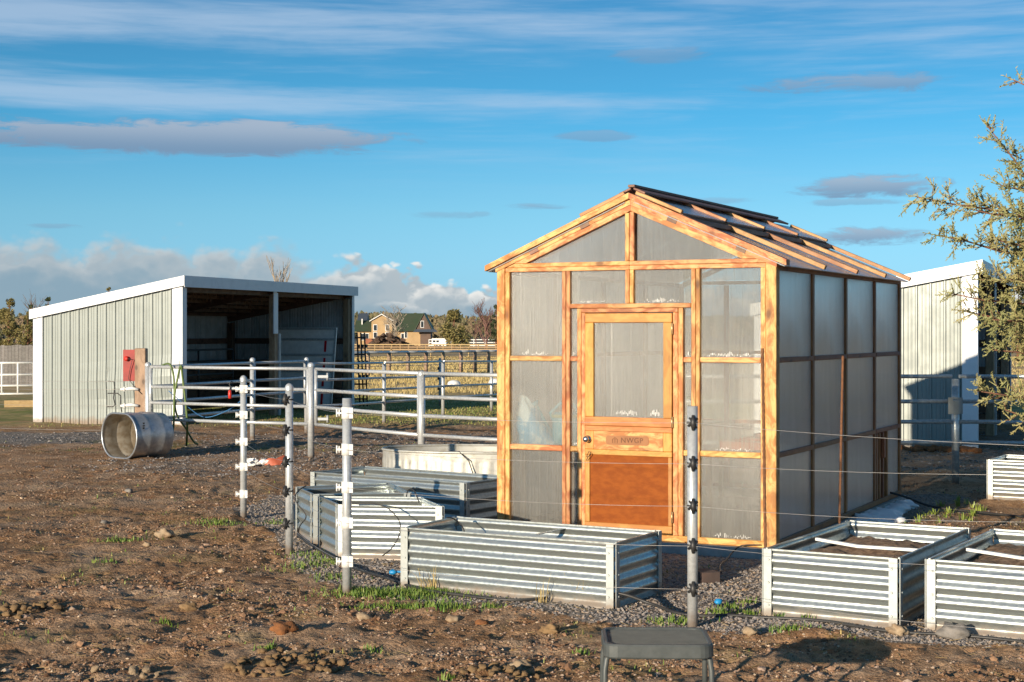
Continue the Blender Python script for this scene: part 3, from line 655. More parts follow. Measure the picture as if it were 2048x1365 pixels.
    kn = MB(); prof = [(.0, .062), (.018, .06), (.026, .05), (.026, .04), (.012, .03), (.012, .012), (.03, .008), (.03, 0)]
    kn.lathe(prof, n=18); o = obj('door_knob', kn, 'knob_metal', dr, (kx, -.013, kz)); o.rotation_euler = (R(90), 0, 0)
    for zz in (zf(1350, 658), zf(1350, 845), zf(1350, 1035)):
        hg = MB().bx(-.006, .006, -.004, .004, -.042, .042); hg.tube([(0, -.006, -.045), (0, -.006, .045)], .005, 8)
        obj('hinge', hg, 'brass', gh, (x1 + .004, -.018, zz))
    lt = MB().tube([(0, -.01, 0), (.01, -.03, .01), (.03, -.03, .05), (.045, -.02, .03), (.02, -.03, 0), (.0, -.02, -.03)], .003, 5)
    obj('latch_cord', lt, 'black_rubber', dr, (.02, -.012, zc - .02))
    # gable
    xm = W_ / 2; za_ = 2.862; sl = .432; th = .047
    def rl(t, off): return za_ - sl * abs(t) - off
    for sgn in (-1, 1):
        for nm, off, t1, y0, y1, mat in (('rafter', 0.0, 1.30, -.045, .055, 'cedar'), ('rafter', th, 1.215, -.012, .06, 'cedar'), ('rafter', 2 * th, None, -.004, .06, 'cedar')):
            if t1 is None: t1 = (za_ - 3 * th - 2.316) / sl + .06
            # polygonal board with mitred apex
            e = (.0 if off == 0 else .0)
            if off == 2 * th:
                tb = (za_ - 3 * th - 2.3165) / sl; tt = (za_ - 2 * th - 2.3165) / sl
                poly = [(sgn * .0006, rl(0, off)), (sgn * tt, 2.3165), (sgn * tb, 2.3165), (sgn * .0006, rl(0, off + th))]
            else: poly = [(sgn * .0006, rl(0, off)), (sgn * t1, rl(t1, off)), (sgn * t1, rl(t1, off + th - .001)), (sgn * .0006, rl(0, off + th - .001))]
            ang = math.atan2(-sl * sgn, sgn) if sgn > 0 else math.atan2(sl, 1)
            ca, sa = math.cos(ang), math.sin(ang)
            loc = [((p[0]) * ca + (p[1] - za_) * sa, 0, -(p[0]) * sa + (p[1] - za_) * ca) for p in poly]
            if sgn < 0: loc = loc[::-1]
            mb = MB().prism([(p[0], y0, p[2]) for p in loc], (0, y1 - y0, 0))
            o = obj(nm, mb, mat, gh, (xm, 0, za_)); o.rotation_euler = (0, -ang, 0)
        for t in (.36, .93) if sgn > 0 else (.40, .86):             # purlin ends showing in the barge board
            z0 = rl(t, th * 1.5); o = obj('purlin_end', MB().box((0, 0, 0), (.085, .004, th * .96)), 'ridge_timber', gh, (xm + sgn * t, -.0145, z0)); o.rotation_euler = (0, sgn * math.atan(sl), 0)
    mz = rl(0, 3 * th)
    for a, b, dy in ((1249.5, 1258.2, 0), (1258.2, 1267.5, .003)):
        c = (fx(a) + fx(b)) / 2; vert('king_post', a, b, 2.3165, rl(c - xm, 3 * th) - .003, dy)
    for sgn in (-1, 1):
        t0 = .045; tb = (mz - 2.3165) / sl
        poly = [(xm + sgn * t0, 2.312), (xm + sgn * (tb + .01), 2.312), (xm + sgn * t0, mz - sl * t0 + .008)]
        if sgn < 0: poly = poly[::-1]
        obj('gable_pane', MB().prism([(p[0], 0, p[1]) for p in poly], (0, .006, 0)), 'sheet_front', gh, (0, .035, 0))
    # side and back walls
    for x_in, x_out, side in ((W_ - T, W_, 1), (0, T, -1)):
        xc = (x_in + x_out) / 2; ys_ = [0.0905] + [L_ * k / 4 for k in (1, 2, 3)] + [L_ - .05]
        for k in (1, 2, 3): plank('stud', gh, (xc, ys_[k], .125), (xc, ys_[k], 2.225), .05, T - .006, 'cedar_shaded', up=(0, 1, 0))
        plank('corner_post', gh, (xc, L_ - .028, .075), (xc, L_ - .028, 2.262), .056, T, 'cedar_shaded', up=(0, 1, 0))
        plank('sill', gh, (xc, .091, .10), (xc, L_ - .057, .10), T - .008, .05, 'cedar_shaded'); plank('top_plate', gh, (xc, .091, 2.245), (xc, L_ - .057, 2.245), T - .008, .038, 'cedar_shaded')
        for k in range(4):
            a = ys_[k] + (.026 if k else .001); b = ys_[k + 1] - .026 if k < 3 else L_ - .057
            for zz in (Z_R1, Z_R2): plank('rail', gh, (xc, a, sum(zz) / 2), (xc, b, sum(zz) / 2), T - .012, .04, 'cedar_shaded')
            for z0, z1 in ((Z_SILL[1], Z_R2[0]), (Z_R2[1], Z_R1[0]), (Z_R1[1], 2.226)):
                aa, bb = a, b
                if side > 0 and k == 3 and z0 < .2: aa = a + .50       # the low vent takes the front of the last bay
                bow = .0
                obj('pane', MB().box((0, 0, 0), (.006, bb - aa + .01, z1 - z0 + .01)), 'sheet_side', gh, (xc + side * .006, (aa + bb) / 2, (z0 + z1) / 2))
    xc = W_ - T / 2; a = L_ * .75 + .026
    for yy in (a + .05, a + .16, a + .30, a + .47): plank('vent_stud', gh, (xc + .004, yy, .126), (xc + .004, yy, Z_R2[0] - .001), .045, .055, 'cedar_shaded', up=(0, 1, 0))
    obj('vent_panel', MB().box((0, 0, 0), (.01, .50, .62)), 'sheet_side', gh, (xc - .012, a + .26, .45))
    plank('vent_prop', gh, (xc + .045, a + .22, .52), (xc + .045, a + .22, .72), .03, .06, 'cedar_shaded', up=(0, 1, 0))
    for xx in (.56, W_ - .56, W_ / 2): plank('stud', gh, (xx, L_ - .035, .125), (xx, L_ - .035, 2.245), .05, .05, 'cedar_shaded', up=(1, 0, 0))
    for zz in (Z_R1, Z_R2, (.08, .12), (2.246, 2.29)): plank('rail', gh, (.073, L_ - .038, sum(zz) / 2 + .001), (W_ - .073, L_ - .038, sum(zz) / 2 + .001), .044, .04, 'cedar_shaded')
    for a, b in ((.08, .53), (.59, W_ / 2 - .03), (W_ / 2 + .03, W_ - .59), (W_ - .53, W_ - .08)):
        for z0, z1 in ((.12, .77), (.81, 1.5), (1.55, 2.245)):
            obj('pane', MB().box((0, 0, 0), (b - a, .006, z1 - z0)), 'sheet_front', gh, ((a + b) / 2, L_ - .012, (z0 + z1) / 2))
    tri = [(xm - 1.14, 2.295), (xm + 1.14, 2.295), (xm, 2.77)]
    obj('gable_pane', MB().prism([(p[0], 0, p[1]) for p in tri], (0, .006, 0)), 'sheet_front', gh, (0, L_ - .03, 0))
    for sgn in (-1, 1): plank('rafter', gh, (xm + sgn * .01, L_ - .03, rl(.01, .12)), (xm + sgn * 1.2, L_ - .03, rl(1.2, .12)), .05, .05, 'cedar_shaded')
    # roof: sheets, battens on top, raised vent sashes near the ridge, ridge boards
    al = math.atan(sl)
    for sgn in (-1, 1):
        for k in range(4):
            y0, y1 = L_ * k / 4 + .005, L_ * (k + 1) / 4 - .005
            p = obj('roof_pane', MB().box((0, 0, 0), (1.24 / math.cos(al), y1 - y0 + (.06 if k in (0, 3) else .0), .008)), 'sheet_roof', gh, (xm + sgn * (.05 + .61), (y0 + y1) / 2, rl(.66, .058))); p.rotation_euler = (0, sgn * al, 0)
            v = obj('vent_sash', MB().box((0, 0, 0), (.40 / math.cos(al), y1 - y0 - .02, .008)), 'sheet_roof', gh, (xm + sgn * .24, (y0 + y1) / 2, rl(.24, -.010))); v.rotation_euler = (0, sgn * (al - .02), 0)
            plank('sash_rail', v, (sgn * .20, -(y1 - y0) / 2 + .03, -.024), (sgn * .20, (y1 - y0) / 2 - .03, -.024), .04, .036, 'ridge_timber')
            plank('purlin', gh, (xm + sgn * .47, y0 + .03, rl(.47, .03)), (xm + sgn * .47, y1 - .03, rl(.47, .03)), .05, .04, 'ridge_timber')
        for k in range(5):
            yy = (L_ * k / 4) if k else 0.005; yy = min(yy, L_ - .01)
            if k: plank('roof_batten', gh, (xm + sgn * .04, yy, rl(.04, .022)), (xm + sgn * 1.30, yy, rl(1.30, .022)), .055, .038, 'roof_timber')
            plank('sash_batten', gh, (xm + sgn * .05, yy, rl(.05, -.024)), (xm + sgn * .44, yy, rl(.44, -.024)), .045, .028, 'roof_timber')
        plank('ridge_board', gh, (xm + sgn * .062, .03, rl(.06, -.045)), (xm + sgn * .062, L_ * .93, rl(.06, -.045)), .11, .018, 'ridge_timber', up=(sgn * math.sin(al), 0, math.cos(al)))
    plank('ridge_board', gh, (xm - .01, .04, za_ + .062), (xm - .01, L_ * .92, za_ + .062), .06, .022, 'ridge_timber')
    plank('ridge_beam', gh, (xm, .07, za_ - .10), (xm, L_ - .06, za_ - .10), .04, .09, 'cedar_shaded')
build_greenhouse()
def gw(x, y, z=0): return GHFL + U * x + V_ * y + Vector((0, 0, z))
RZ = math.atan2(U.y, U.x)
def build_interior():
    for nm, x0, x1, lab in (('potting_bench', .10, .62, 'slatted wooden bench inside the greenhouse holding the watering can'), ('potting_bench', W_ - .66, W_ - .12, 'slatted wooden bench inside the greenhouse behind the right panes')):
        b = thing(nm, lab, 'bench', gw((x0 + x1) / 2, 0, 0), RZ, 'benches inside the greenhouse'); hw = (x1 - x0) / 2
        y0, y1 = .14, L_ - .2
        for i in range(5): xx = -hw + .05 + i * (2 * hw - .1) / 4; plank('slat', b, (xx, y0, .79), (xx, y1, .79), .085, .02, 'old_wood')
        for yy in (y0 + .1, L_ / 2, y1 - .1):
            plank('bearer', b, (-hw, yy, .757), (hw, yy, .757), .05, .044, 'old_wood')
            for s in (-1, 1): plank('leg', b, (s * (hw - .03), yy, -.03), (s * (hw - .03), yy, .734), .045, .045, 'old_wood', up=(1, 0, 0))
    # watering can
    c = thing('watering_can', 'teal plastic watering can on the bench behind the left pane', 'watering can', gw(fx(1103), .30, .80), RZ + .2)
    body = MB().lathe([(0, 0), (.115, 0), (.125, .02), (.12, .24), (.10, .27), (.095, .268), (.09, .262)], n=24); obj('body', body, 'teal_plastic', c)
    obj('handle', MB().tube([(-.10, 0, .16), (-.14, 0, .26), (-.05, 0, .345), (.06, 0, .335), (.10, 0, .265)], .014, 8), 'teal_plastic', c)
    obj('spout', MB().tube([(-.10, 0, .05), (-.17, 0, .14), (-.26, 0, .31)], [.03, .022, .016], 10), 'teal_plastic', c)
    obj('rose', MB().tube([(-.262, 0, .312), (-.285, 0, .345)], [.018, .045], 12), 'teal_plastic', c)
    obj('band', MB().lathe([(.124, .225), (.128, .23), (.128, .25), (.12, .252)], n=24), 'shoots', c)
    # bag of potting mix leaning over
    bx = thing('potting_mix_bag', 'slumped blue and white plastic bag beside the watering can', 'bag', gw(fx(1052), .2, .80), RZ)
    m = MB(); rows = []
    for i in range(13):
        t = i / 12; z = t * .40; wx = .16 * (1 - .8 * t ** 1.4) * (1 + .05 * math.sin(t * 21)); wy = .085 * math.sin(math.pi * min(1, .22 + t * .78)) + .006; ox = -.13 * t
        rows.append([(ox + wx * math.copysign(abs(math.cos(a)) ** .7, math.cos(a)) + .01 * math.sin(5 * a + 9 * t), wy * math.copysign(abs(math.sin(a)) ** .8, math.sin(a)), z + .008 * math.sin(3 * a)) for a in [2 * math.pi * j / 20 for j in range(21)]])
    m.grid(rows); m.face([m.pts([r]) for r in rows[0][:-1]][::-1]); obj('sack', m, 'bag_plastic', bx)
    for k, (x, y) in enumerate(((W_ - .38, .5), (W_ - .36, .95), (W_ - .42, 1.5))):
        t = thing('seed_tray', ('nearest', 'middle', 'rearmost')[k] + ' reddish seed tray on the bench behind the right panes', 'tray', gw(x, y, .801), RZ, 'seed trays')
        m = MB(); m.bx(-.2, .2, -.14, .14, 0, .012)
        for b in ((-.2, .2, -.14, -.13), (-.2, .2, .13, .14)): m.bx(*b, .0121, .06)
        for b in ((-.2, -.19), (.19, .2)): m.bx(b[0], b[1], -.1299, .1299, .0121, .06)
        obj('tray', m, 'terracotta', t); obj('compost', MB().bx(-.188, .188, -.128, .128, .0125, .05), 'bed_soil', t)
build_interior()

# ------------------------------------------------------------------ sheds
def rib_panel(mb, o, du, dn, w, zb0, zb1, zt0, zt1, flip=False, dent=False):
    """one 0.9 m sheet: o origin, du along wall, dn outward; bottom/top heights at both ends; four main ribs, low ribs between"""
    prof = [(0, 0)]
    n = 4; p = w / n
    for i in range(n):
        c = i * p
        prof += [(c + p * .10, 0), (c + p * .16, .022), (c + p * .27, .022), (c + p * .33, 0), (c + p * .52, 0), (c + p * .55, .006), (c + p * .60, .006), (c + p * .63, 0), (c + p * .78, 0), (c + p * .81, .006), (c + p * .86, .006), (c + p * .89, 0)]
    prof.append((w, 0)); rows = []
    for t in ([0, .12, .2, .28, .35, .42, .5, 1] if dent else [0, 1]):
        r = []
        for s, h in prof:
            k = s / w; z = (zb0 + (zb1 - zb0) * k) * (1 - t) + (zt0 + (zt1 - zt0) * k) * t
            dd = 0
            if dent and 0 < t < 1:
                q = o + du * s; dd = -.035 * math.sin(t * 11 + s * 2) * math.exp(-((t - .28) / .18) ** 2) * (.6 + .5 * math.sin(q.y * 1.3 + 1))
            r.append(o + du * s + dn * (h + dd) + Vector((0, 0, z)))
        rows.append(r)
    mb.grid(rows, False, flip)
def build_shed(label, C, s_dir, D, Ls, hh, hl, detail):
    f = Vector((s_dir.y, -s_dir.x, 0)).normalized()
    if f.y < 0: f = -f
    sh = thing('loafing_shed', label, 'shed', C, math.atan2(f.y, f.x), 'horse sheds')
    X, Y = Vector((1, 0, 0)), Vector((0, 1, 0))
    def hy(y): return hh - (hh - hl) * y / D
    n = round(D / .9); w = D / n
    for wall_x, dn, nm in ((0, -X, 'end_sheet'), (Ls, X, 'end_sheet')):
        for i in range(n):
            mb = MB(); y0 = i * w; rib_panel(mb, Vector((wall_x, y0, 0)), Y, dn, w, -.03, -.03, hy(y0) - .05, hy(y0 + w) - .05, dn.x > 0, detail and wall_x == 0)
            obj(nm, mb, 'shed_metal' if wall_x == 0 else 'shed_metal_inner', sh)
    nb = round(Ls / .9); wb = Ls / nb
    for i in range(nb):
        mb = MB(); rib_panel(mb, Vector((i * wb, D, 0)), X, Y, wb, -.03, -.03, hl - .05, hl - .05); obj('back_sheet', mb, 'shed_metal_inner', sh)
    ov = .08
    obj('roof', MB().prism([(-ov, -ov, hy(-ov) - .03), (-ov, D + ov, hy(D + ov) - .03), (-ov, D + ov, hy(D + ov)), (-ov, -ov, hy(-ov))], (Ls + 2 * ov, 0, 0)), 'roof_shaded', sh)
    e = ov + .012
    def trim(nm, poly, off): return obj(nm, MB().prism(poly, off), 'white_trim', sh)
    for x in (-e, Ls + e - .012): trim('rake_trim', [(x, -e, hy(-e) + .015), (x, -e, hy(-e) - .17), (x, D + e, hy(D + e) - .17), (x, D + e, hy(D + e) + .015)], (.012, 0, 0))
    trim('front_fascia', [(-e + .0125, -e - .003, hy(-e) + .014), (-e + .0125, -e - .003, hy(-e) - .20), (-e + .0125, -e + .009, hy(-e) - .20), (-e + .0125, -e + .009, hy(-e) + .014)], (Ls + 2 * e - .025, 0, 0))
    trim('front_fascia', [(0, -.004, hh - .16), (0, -.004, hh - .30), (0, .010, hh - .30), (0, .010, hh - .16)], (Ls, 0, 0)) if False else None
    cw = .20
    trim('corner_trim', [(-.036, -.02, -.03), (-.036, cw, -.03), (-.024, cw, -.03), (-.024, -.008, -.03), (.12, -.008, -.03), (.12, -.02, -.03)][::-1], (0, 0, hh - .10))
    trim('corner_trim', [(-.036, D - .17, -.03), (-.024, D - .17, -.03), (-.024, D + .04, -.03), (-.036, D + .04, -.03)][::1], (0, 0, hl - .10))
    trim('corner_trim', [(Ls - .08, -.02, -.03), (Ls + .036, -.02, -.03), (Ls + .036, .16, -.03), (Ls + .024, .16, -.03), (Ls + .024, -.008, -.03), (Ls - .08, -.008, -.03)], (0, 0, hh - .10))
    # frame
    for x in (.12, Ls / 2, Ls - .14):
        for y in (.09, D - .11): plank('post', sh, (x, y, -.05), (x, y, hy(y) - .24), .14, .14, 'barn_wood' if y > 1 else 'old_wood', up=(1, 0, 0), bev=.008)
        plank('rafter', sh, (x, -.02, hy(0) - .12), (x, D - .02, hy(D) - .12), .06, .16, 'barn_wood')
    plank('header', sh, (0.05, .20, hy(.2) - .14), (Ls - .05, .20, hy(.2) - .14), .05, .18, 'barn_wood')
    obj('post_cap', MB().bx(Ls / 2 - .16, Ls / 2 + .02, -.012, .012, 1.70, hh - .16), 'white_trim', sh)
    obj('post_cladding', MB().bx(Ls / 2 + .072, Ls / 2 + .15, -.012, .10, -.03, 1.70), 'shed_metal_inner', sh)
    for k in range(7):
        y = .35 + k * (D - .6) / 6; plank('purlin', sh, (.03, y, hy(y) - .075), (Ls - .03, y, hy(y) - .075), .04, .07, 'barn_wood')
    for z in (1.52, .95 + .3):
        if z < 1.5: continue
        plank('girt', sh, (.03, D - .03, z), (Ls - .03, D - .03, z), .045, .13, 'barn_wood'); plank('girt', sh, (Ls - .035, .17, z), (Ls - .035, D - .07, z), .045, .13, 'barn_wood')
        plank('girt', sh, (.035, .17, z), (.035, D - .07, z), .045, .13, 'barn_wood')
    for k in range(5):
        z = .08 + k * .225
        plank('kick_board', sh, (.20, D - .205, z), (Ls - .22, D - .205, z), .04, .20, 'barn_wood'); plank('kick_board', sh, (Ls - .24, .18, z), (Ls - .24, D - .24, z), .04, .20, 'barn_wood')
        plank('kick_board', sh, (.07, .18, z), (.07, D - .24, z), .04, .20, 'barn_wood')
    rng = random.Random(9); m = MB()
    for k in range(900 if detail else 200):
        x = rng.uniform(.1, Ls - .1); y = rng.uniform(.05, D * .8); z = hy(y) - .04; l = rng.uniform(.04, .22) * (1.1 - y / D); a = rng.uniform(0, 3.14); w2 = rng.uniform(.006, .02)
        dx, dy = math.cos(a) * w2, math.sin(a) * w2; q = m.pts([(x - dx, y - dy, z), (x + dx, y + dy, z), (x + dx * .3, y + dy * .3, z - l), (x - dx * .4, y - dy * .4, z - l * .9)]); m.face((q, q + 1, q + 2, q + 3))
    tag(obj('hanging_fringe', m, 'hanging', sh), kind='stuff')
    return sh, f
CL = G(365, 850); EL = G(72, 843.5); sv = (EL - CL); DL = sv.length
shedL, fL = build_shed('open fronted grey metal shed at left with white trim and dented end wall', CL, sv.normalized(), DL, 7.6, 2.76, 2.17, True)
CR = G(1953, 903)
shedR, fR = build_shed('open fronted grey metal shed partly hidden behind greenhouse and juniper', CR, Vector((-.93, .365, 0)), DL, 7.4, 2.76, 2.17, False)
def shed_pt(x, y, z): 
    s = sv.normalized(); return CL + fL * x + s * y + Vector((0, 0, z))
# things inside and beside the left shed
dp = thing('trailer_door', 'white ribbed trailer door with red reflector strips leaning inside the left shed', 'door', shed_pt(6.75, .92, 0), math.atan2(fL.y, fL.x) - math.pi / 2)
tilt = R(9)
def tl(x, z, y=0): return Vector((x, y + math.sin(tilt) * z, math.cos(tilt) * z))
mtx = Matrix.Rotation(-tilt, 3, 'X')
obj('skin', MB().box(tl(0, .93, 0), (1.55, .035, 1.86), mtx), 'white_plastic', dp)
for z in (.03, .42, .84, 1.22, 1.58, 1.83): obj('rib', MB().box(tl(0, z, -.028), (1.55, .03, .05), mtx), 'galv', dp)
for x in (-.76, .76): obj('stile', MB().box(tl(x, .93, -.030), (.05, .03, 1.80), mtx), 'galv', dp)
for z in (.20, .62, 1.02, 1.42): obj('reflector', MB().box(tl(.52, z, -.022), (.055, .01, .26), mtx), 'reflector_red', dp)
def gate_panel(name, label, p0, p1, zs, r, mat, stiles=True, cat='gate', group=None, mids=0, over=0.0):
    p0, p1 = Vector(p0), Vector(p1); t = thing(name, label, cat, (p0.x, p0.y, 0), 0, group); off = Vector((p0.x, p0.y, 0)); d = p1 - p0
    a0, a1 = Vector((0, 0, 0)), Vector((d.x, d.y, 0))
    zz = zs if isinstance(zs[0], tuple) else [(z, z) for z in zs]
    for za, zb in zz: obj('rail', MB().tube([a0 + Vector((0, 0, za)), (a0 + a1) / 2 + Vector((0, 0, (za + zb) / 2 - .004)), a1 + Vector((0, 0, zb))], r, 10), mat, t)
    if stiles:
        for k in range(2 + mids):
            q = a0 + (a1 - a0) * k / (1 + mids); u = k / (1 + mids); lo = zz[-1][0] * (1 - u) + zz[-1][1] * u; hi = zz[0][0] * (1 - u) + zz[0][1] * u
            obj('stile', MB().tube([q + Vector((0, 0, lo - .0)), q + Vector((0, 0, hi + .0))], r * 1.02, 10), mat, t)
    return t
gate_panel('corral_panel', 'black steel pipe panel standing inside the left shed', shed_pt(.25, 1.5, 0), shed_pt(4.6, 1.5, 0), [1.36, 1.10, .84, .58, .32], .022, 'black_steel', True, 'panel', None, 2)
for k in range(3):
    b0 = shed_pt(7.85 + k * .10, -.02 - k * .05, 0); t = thing('stored_gate', ('innermost', 'middle', 'outermost')[k] + ' of the dark steel gates stacked on end against the left shed', 'gate', b0, math.atan2(fL.y, fL.x), 'dark gates stacked by the shed')
    for y in (0, 1.6): obj('stile', MB().tube([(0 + .10, y, -.02), (-.10 + .03, y, 1.72)], .02, 8), 'black_steel', t)
    for z in (.15, .5, .85, 1.2, 1.6): obj('rail', MB().tube([(.10 - .17 * z / 1.72, 0, z), (.10 - .17 * z / 1.72, 1.6, z)], .018, 8), 'black_steel', t)
    for z in (.3, .68, 1.02, 1.4): obj('hook', MB().box((.11 - .17 * z / 1.72, -.03, z), (.07, .03, .08)), 'black_steel', t)

# ------------------------------------------------------------------ pipe fences
RZS = [1.233, .945, .712, .472]
def pipe_post(name, label, p, h, r, mat='galv', cap=True, group='galvanized fence posts', bands=None, cat='post', wraps=None):
    z0 = gz1(p.x, p.y) - .06; t = thing(name, label, cat, (p.x, p.y, 0), 0, group)
    m = MB().tube([(0, 0, z0), (0, 0, h)], r, 16)
    obj('pipe', m, mat, t)
    if cap: obj('cap', MB().lathe([(r + .003, h - .025), (r + .003, h), (r * .9, h + .016), (r * .5, h + .028), (.001, h + .032)], n=16), mat, t)
    return t
P0 = Vector((-5.30, 22.57, 0)); P1 = G(622, 917); P2 = G(505, 877); P3 = G(613, 865)
Q1, Q2, Q3 = G(768, 848), G(886, 833), G(983, 821)
P4 = Vector((-1.114, 19.08, 0)); P5 = Vector((.35, 17.9, 0)); R1 = G(1911, 968); R2 = Vector((8.4, 17.6, 0))
pipe_post('fence_post', 'galvanized gate post beside the red board at left', P0, 1.27, .045)
pipe_post('fence_post', 'tall galvanized gate post in front of the shed opening, hung with gate hinges', P1, 1.29, .046)
pipe_post('fence_post', 'galvanized post standing in the shed opening behind the gate', P2, 1.29, .042)
pipe_post('fence_post', 'slim galvanized post just left of and behind the tall gate post', P3, 1.27, .038)
pipe_post('fence_post', 'galvanized pen post right of the left shed, first in the receding fence', Q1, 1.13, .036, cap=False)
pipe_post('fence_post', 'galvanized pen post in the middle of the receding fence by the grass', Q2, 1.12, .036, cap=False)
pipe_post('fence_post', 'galvanized pen post farthest along the receding fence, beside the greenhouse corner', Q3, 1.08, .036, cap=False)
pipe_post('fence_post', 'galvanized post rising behind the oval water trough', P4, 1.235, .046)
pipe_post('fence_post', 'galvanized post right of the greenhouse carrying a grey plate', R1, 1.20, .042, cap=False)
def line(name, label, p0, p1, zs=RZS, r=.024, **k):
    d = (p1 - p0).normalized(); return gate_panel(name, label, p0 + d * k.pop('g0', .05), p1 - d * k.pop('g1', .05), zs, r, 'galv', **k)
line('pipe_gate', 'galvanized four rail gate in front of the left shed opening', P0, P1, stiles=True, group='galvanized pipe gates')
line('pipe_fence', 'galvanized four rail panel running back from the red board post to the shed', P0, P2, stiles=False, cat='fence', group='galvanized pipe fences', g0=.12)
line('pipe_fence', 'short galvanized four rail panel across the middle of the shed opening', P2, P3, stiles=True, cat='fence', group='galvanized pipe fences')
ql = [(1.185, 1.155), (.90, .87), (.68, .654), (.44, .408)]
line('pipe_fence', 'galvanized rail panel passing in front of the white trailer door', P3, Q1, zs=ql, stiles=False, cat='fence', group='galvanized pipe fences')
line('pipe_fence', 'galvanized rail panel left of the middle pen post by the grass', Q1, Q2, zs=[(1.155, 1.13), (.87, .83), (.654, .62), (.408, .385)], stiles=False, cat='fence', group='galvanized pipe fences', g0=0.045, g1=.045)
line('pipe_fence', 'galvanized rail panel right of the middle pen post, ending behind the greenhouse', Q2, Q3 + (Q3 - Q2) * .8, zs=[(1.13, 1.05), (.83, .74), (.62, .55), (.385, .31)], stiles=False, cat='fence', group='galvanized pipe fences', g0=.045)
gt = line('pipe_gate', 'galvanized four rail gate between the tall gate post and the oval trough', P1, P4, stiles=True, group='galvanized pipe gates', g0=.14, g1=.06)
line('pipe_fence', 'galvanized four rail fence passing behind the oval trough to the greenhouse', P4, P5, stiles=False, cat='fence', group='galvanized pipe fences', g0=.04)
line('pipe_fence', 'galvanized four rail fence behind the greenhouse ending at the grey plate post', P5, R1, stiles=False, cat='fence', group='galvanized pipe fences', g1=.04)
line('pipe_fence', 'galvanized four rail fence running off the right edge before the far shed', R1, R2, stiles=False, cat='fence', group='galvanized pipe fences', g0=.04)
for z in (1.13, .55):
    hb = MB().box((.10, -.02, z), (.14, .05, .035)); hb.tube([(.16, -.02, z - .05), (.16, -.02, z + .05)], .014, 8); obj('hinge', hb, 'galv', gt)
# plate on the right post
pt = G(1911, 968); pl = A(1911, 812, pt.y - .06)
m = MB(); w, h = .165, .19
m.box((0, 0, -.02), (w, .008, h - .04)); m.box((0, 0, h / 2 - .010), (w, .008, .02)); m.box((-.055, 0, h / 2 - .030), (.055, .008, .0199)); m.box((.058, 0, h / 2 - .030), (.05, .008, .0199))
t = tag(obj('grey_plate', m, 'plate_grey', None, (pl.x, pl.y, pl.z)), 'square grey plate with a slot fixed to the right fence post', 'plate')
# post with black insulators far in the pen
pp = GT(880, 812); ft = pipe_post('fence_post', 'thin grey pen post with black insulators near the grass', pp, 1.1, .03, cap=False)
for z in (.35, .6, .85, 1.02): obj('insulator', MB().box((-.035, -.02, z), (.05, .05, .06)), 'black_rubber', ft)

# ------------------------------------------------------------------ electric fence in front
WZ = [1.208, .966, .715, .480, .224]
S1, S2, S3, S4 = G(487, 1036), G(578.5, 1103), G(694, 1190), G(1385, 1252); S5 = Vector((2.9, 7.9, 0)); S5z = [1.156, 1.02, .777, .542, .20]
NM = ['white banded galvanized post nearest the shed gate', 'round topped galvanized post with black insulators between two white banded posts', 'white banded galvanized post beside the angled planters', 'galvanized post with five black insulators in front of the greenhouse door']
for i, (p, wht, cap) in enumerate(((S1, True, True), (S2, False, True), (S3, True, False), (S4, False, False))):
    t = pipe_post('electric_fence_post', NM[i], p, 1.305, .031, cap=cap, group='electric fence posts')
    for z in WZ:
        if wht:
            m = MB().lathe([(.0325, -.038), (.037, -.038), (.037, .038), (.0325, .038)], n=18); m.box((.03, -.02, 0), (.024, .026, .07)); 
            m.box((-.052, -.012, 0), (.035, .014, .012)); m.tube([(-.066, -.012, -.026), (-.066, -.012, .026)], .006, 6); m.tube([(-.05, -.012, -.022), (-.05, -.012, .022)], .005, 6)
            obj('insulator', m, 'white_plastic', t, (0, 0, z))
        else:
            sx = -1 if i == 1 else 0
            m = MB(); m.tube([(.0 + sx * .026, -.031, -.045), (sx * .03, -.042, 0), (sx * .026, -.031, .045)], [.008, .02, .008], 8); m.tube([(-.028 + sx * .02, -.026, -.02), (sx * .02, -.046, .005), (.026 + sx * .02, -.028, .025)], .008, 6); m.tube([(.022 + sx * .02, -.03, -.03), (sx * .02, -.05, -.005), (-.022 + sx * .02, -.03, .03)], .006, 6)
            m.lathe([(.0318, -.006), (.0335, -.004), (.0335, .004), (.0318, .006)], n=16)
            obj('insulator', m, 'black_rubber', t, (0, 0, z))
WN = ['topmost', 'second', 'third', 'fourth', 'lowest']
for k in range(5):
    pts = []
    seq = [(S1, WZ[k], -.055), (S2, WZ[k], -.05), (S3, WZ[k], -.05), (S4, WZ[k], -.045), (S5, S5z[k], 0)]
    for (a, za, oa), (b, zb, ob) in zip(seq, seq[1:]):
        for j in range(9):
            t = j / 9; p = a.lerp(b, t); sag = .022 * (b - a).length / 3 * 4 * t * (1 - t) * (1 + .3 * k)
            pts.append(Vector((p.x, p.y + oa * (1 - t) + ob * t, za * (1 - t) + zb * t - sag)))
    pts.append(Vector((S5.x, S5.y, S5z[k])))
    single('fence_wire', MB().tube(pts, .0013, 5), 'wire', WN[k] + ' wire of the electric fence strung across the foreground', 'wire', Vector((pts[0].x, pts[0].y, pts[0].z)), 'electric fence wires')

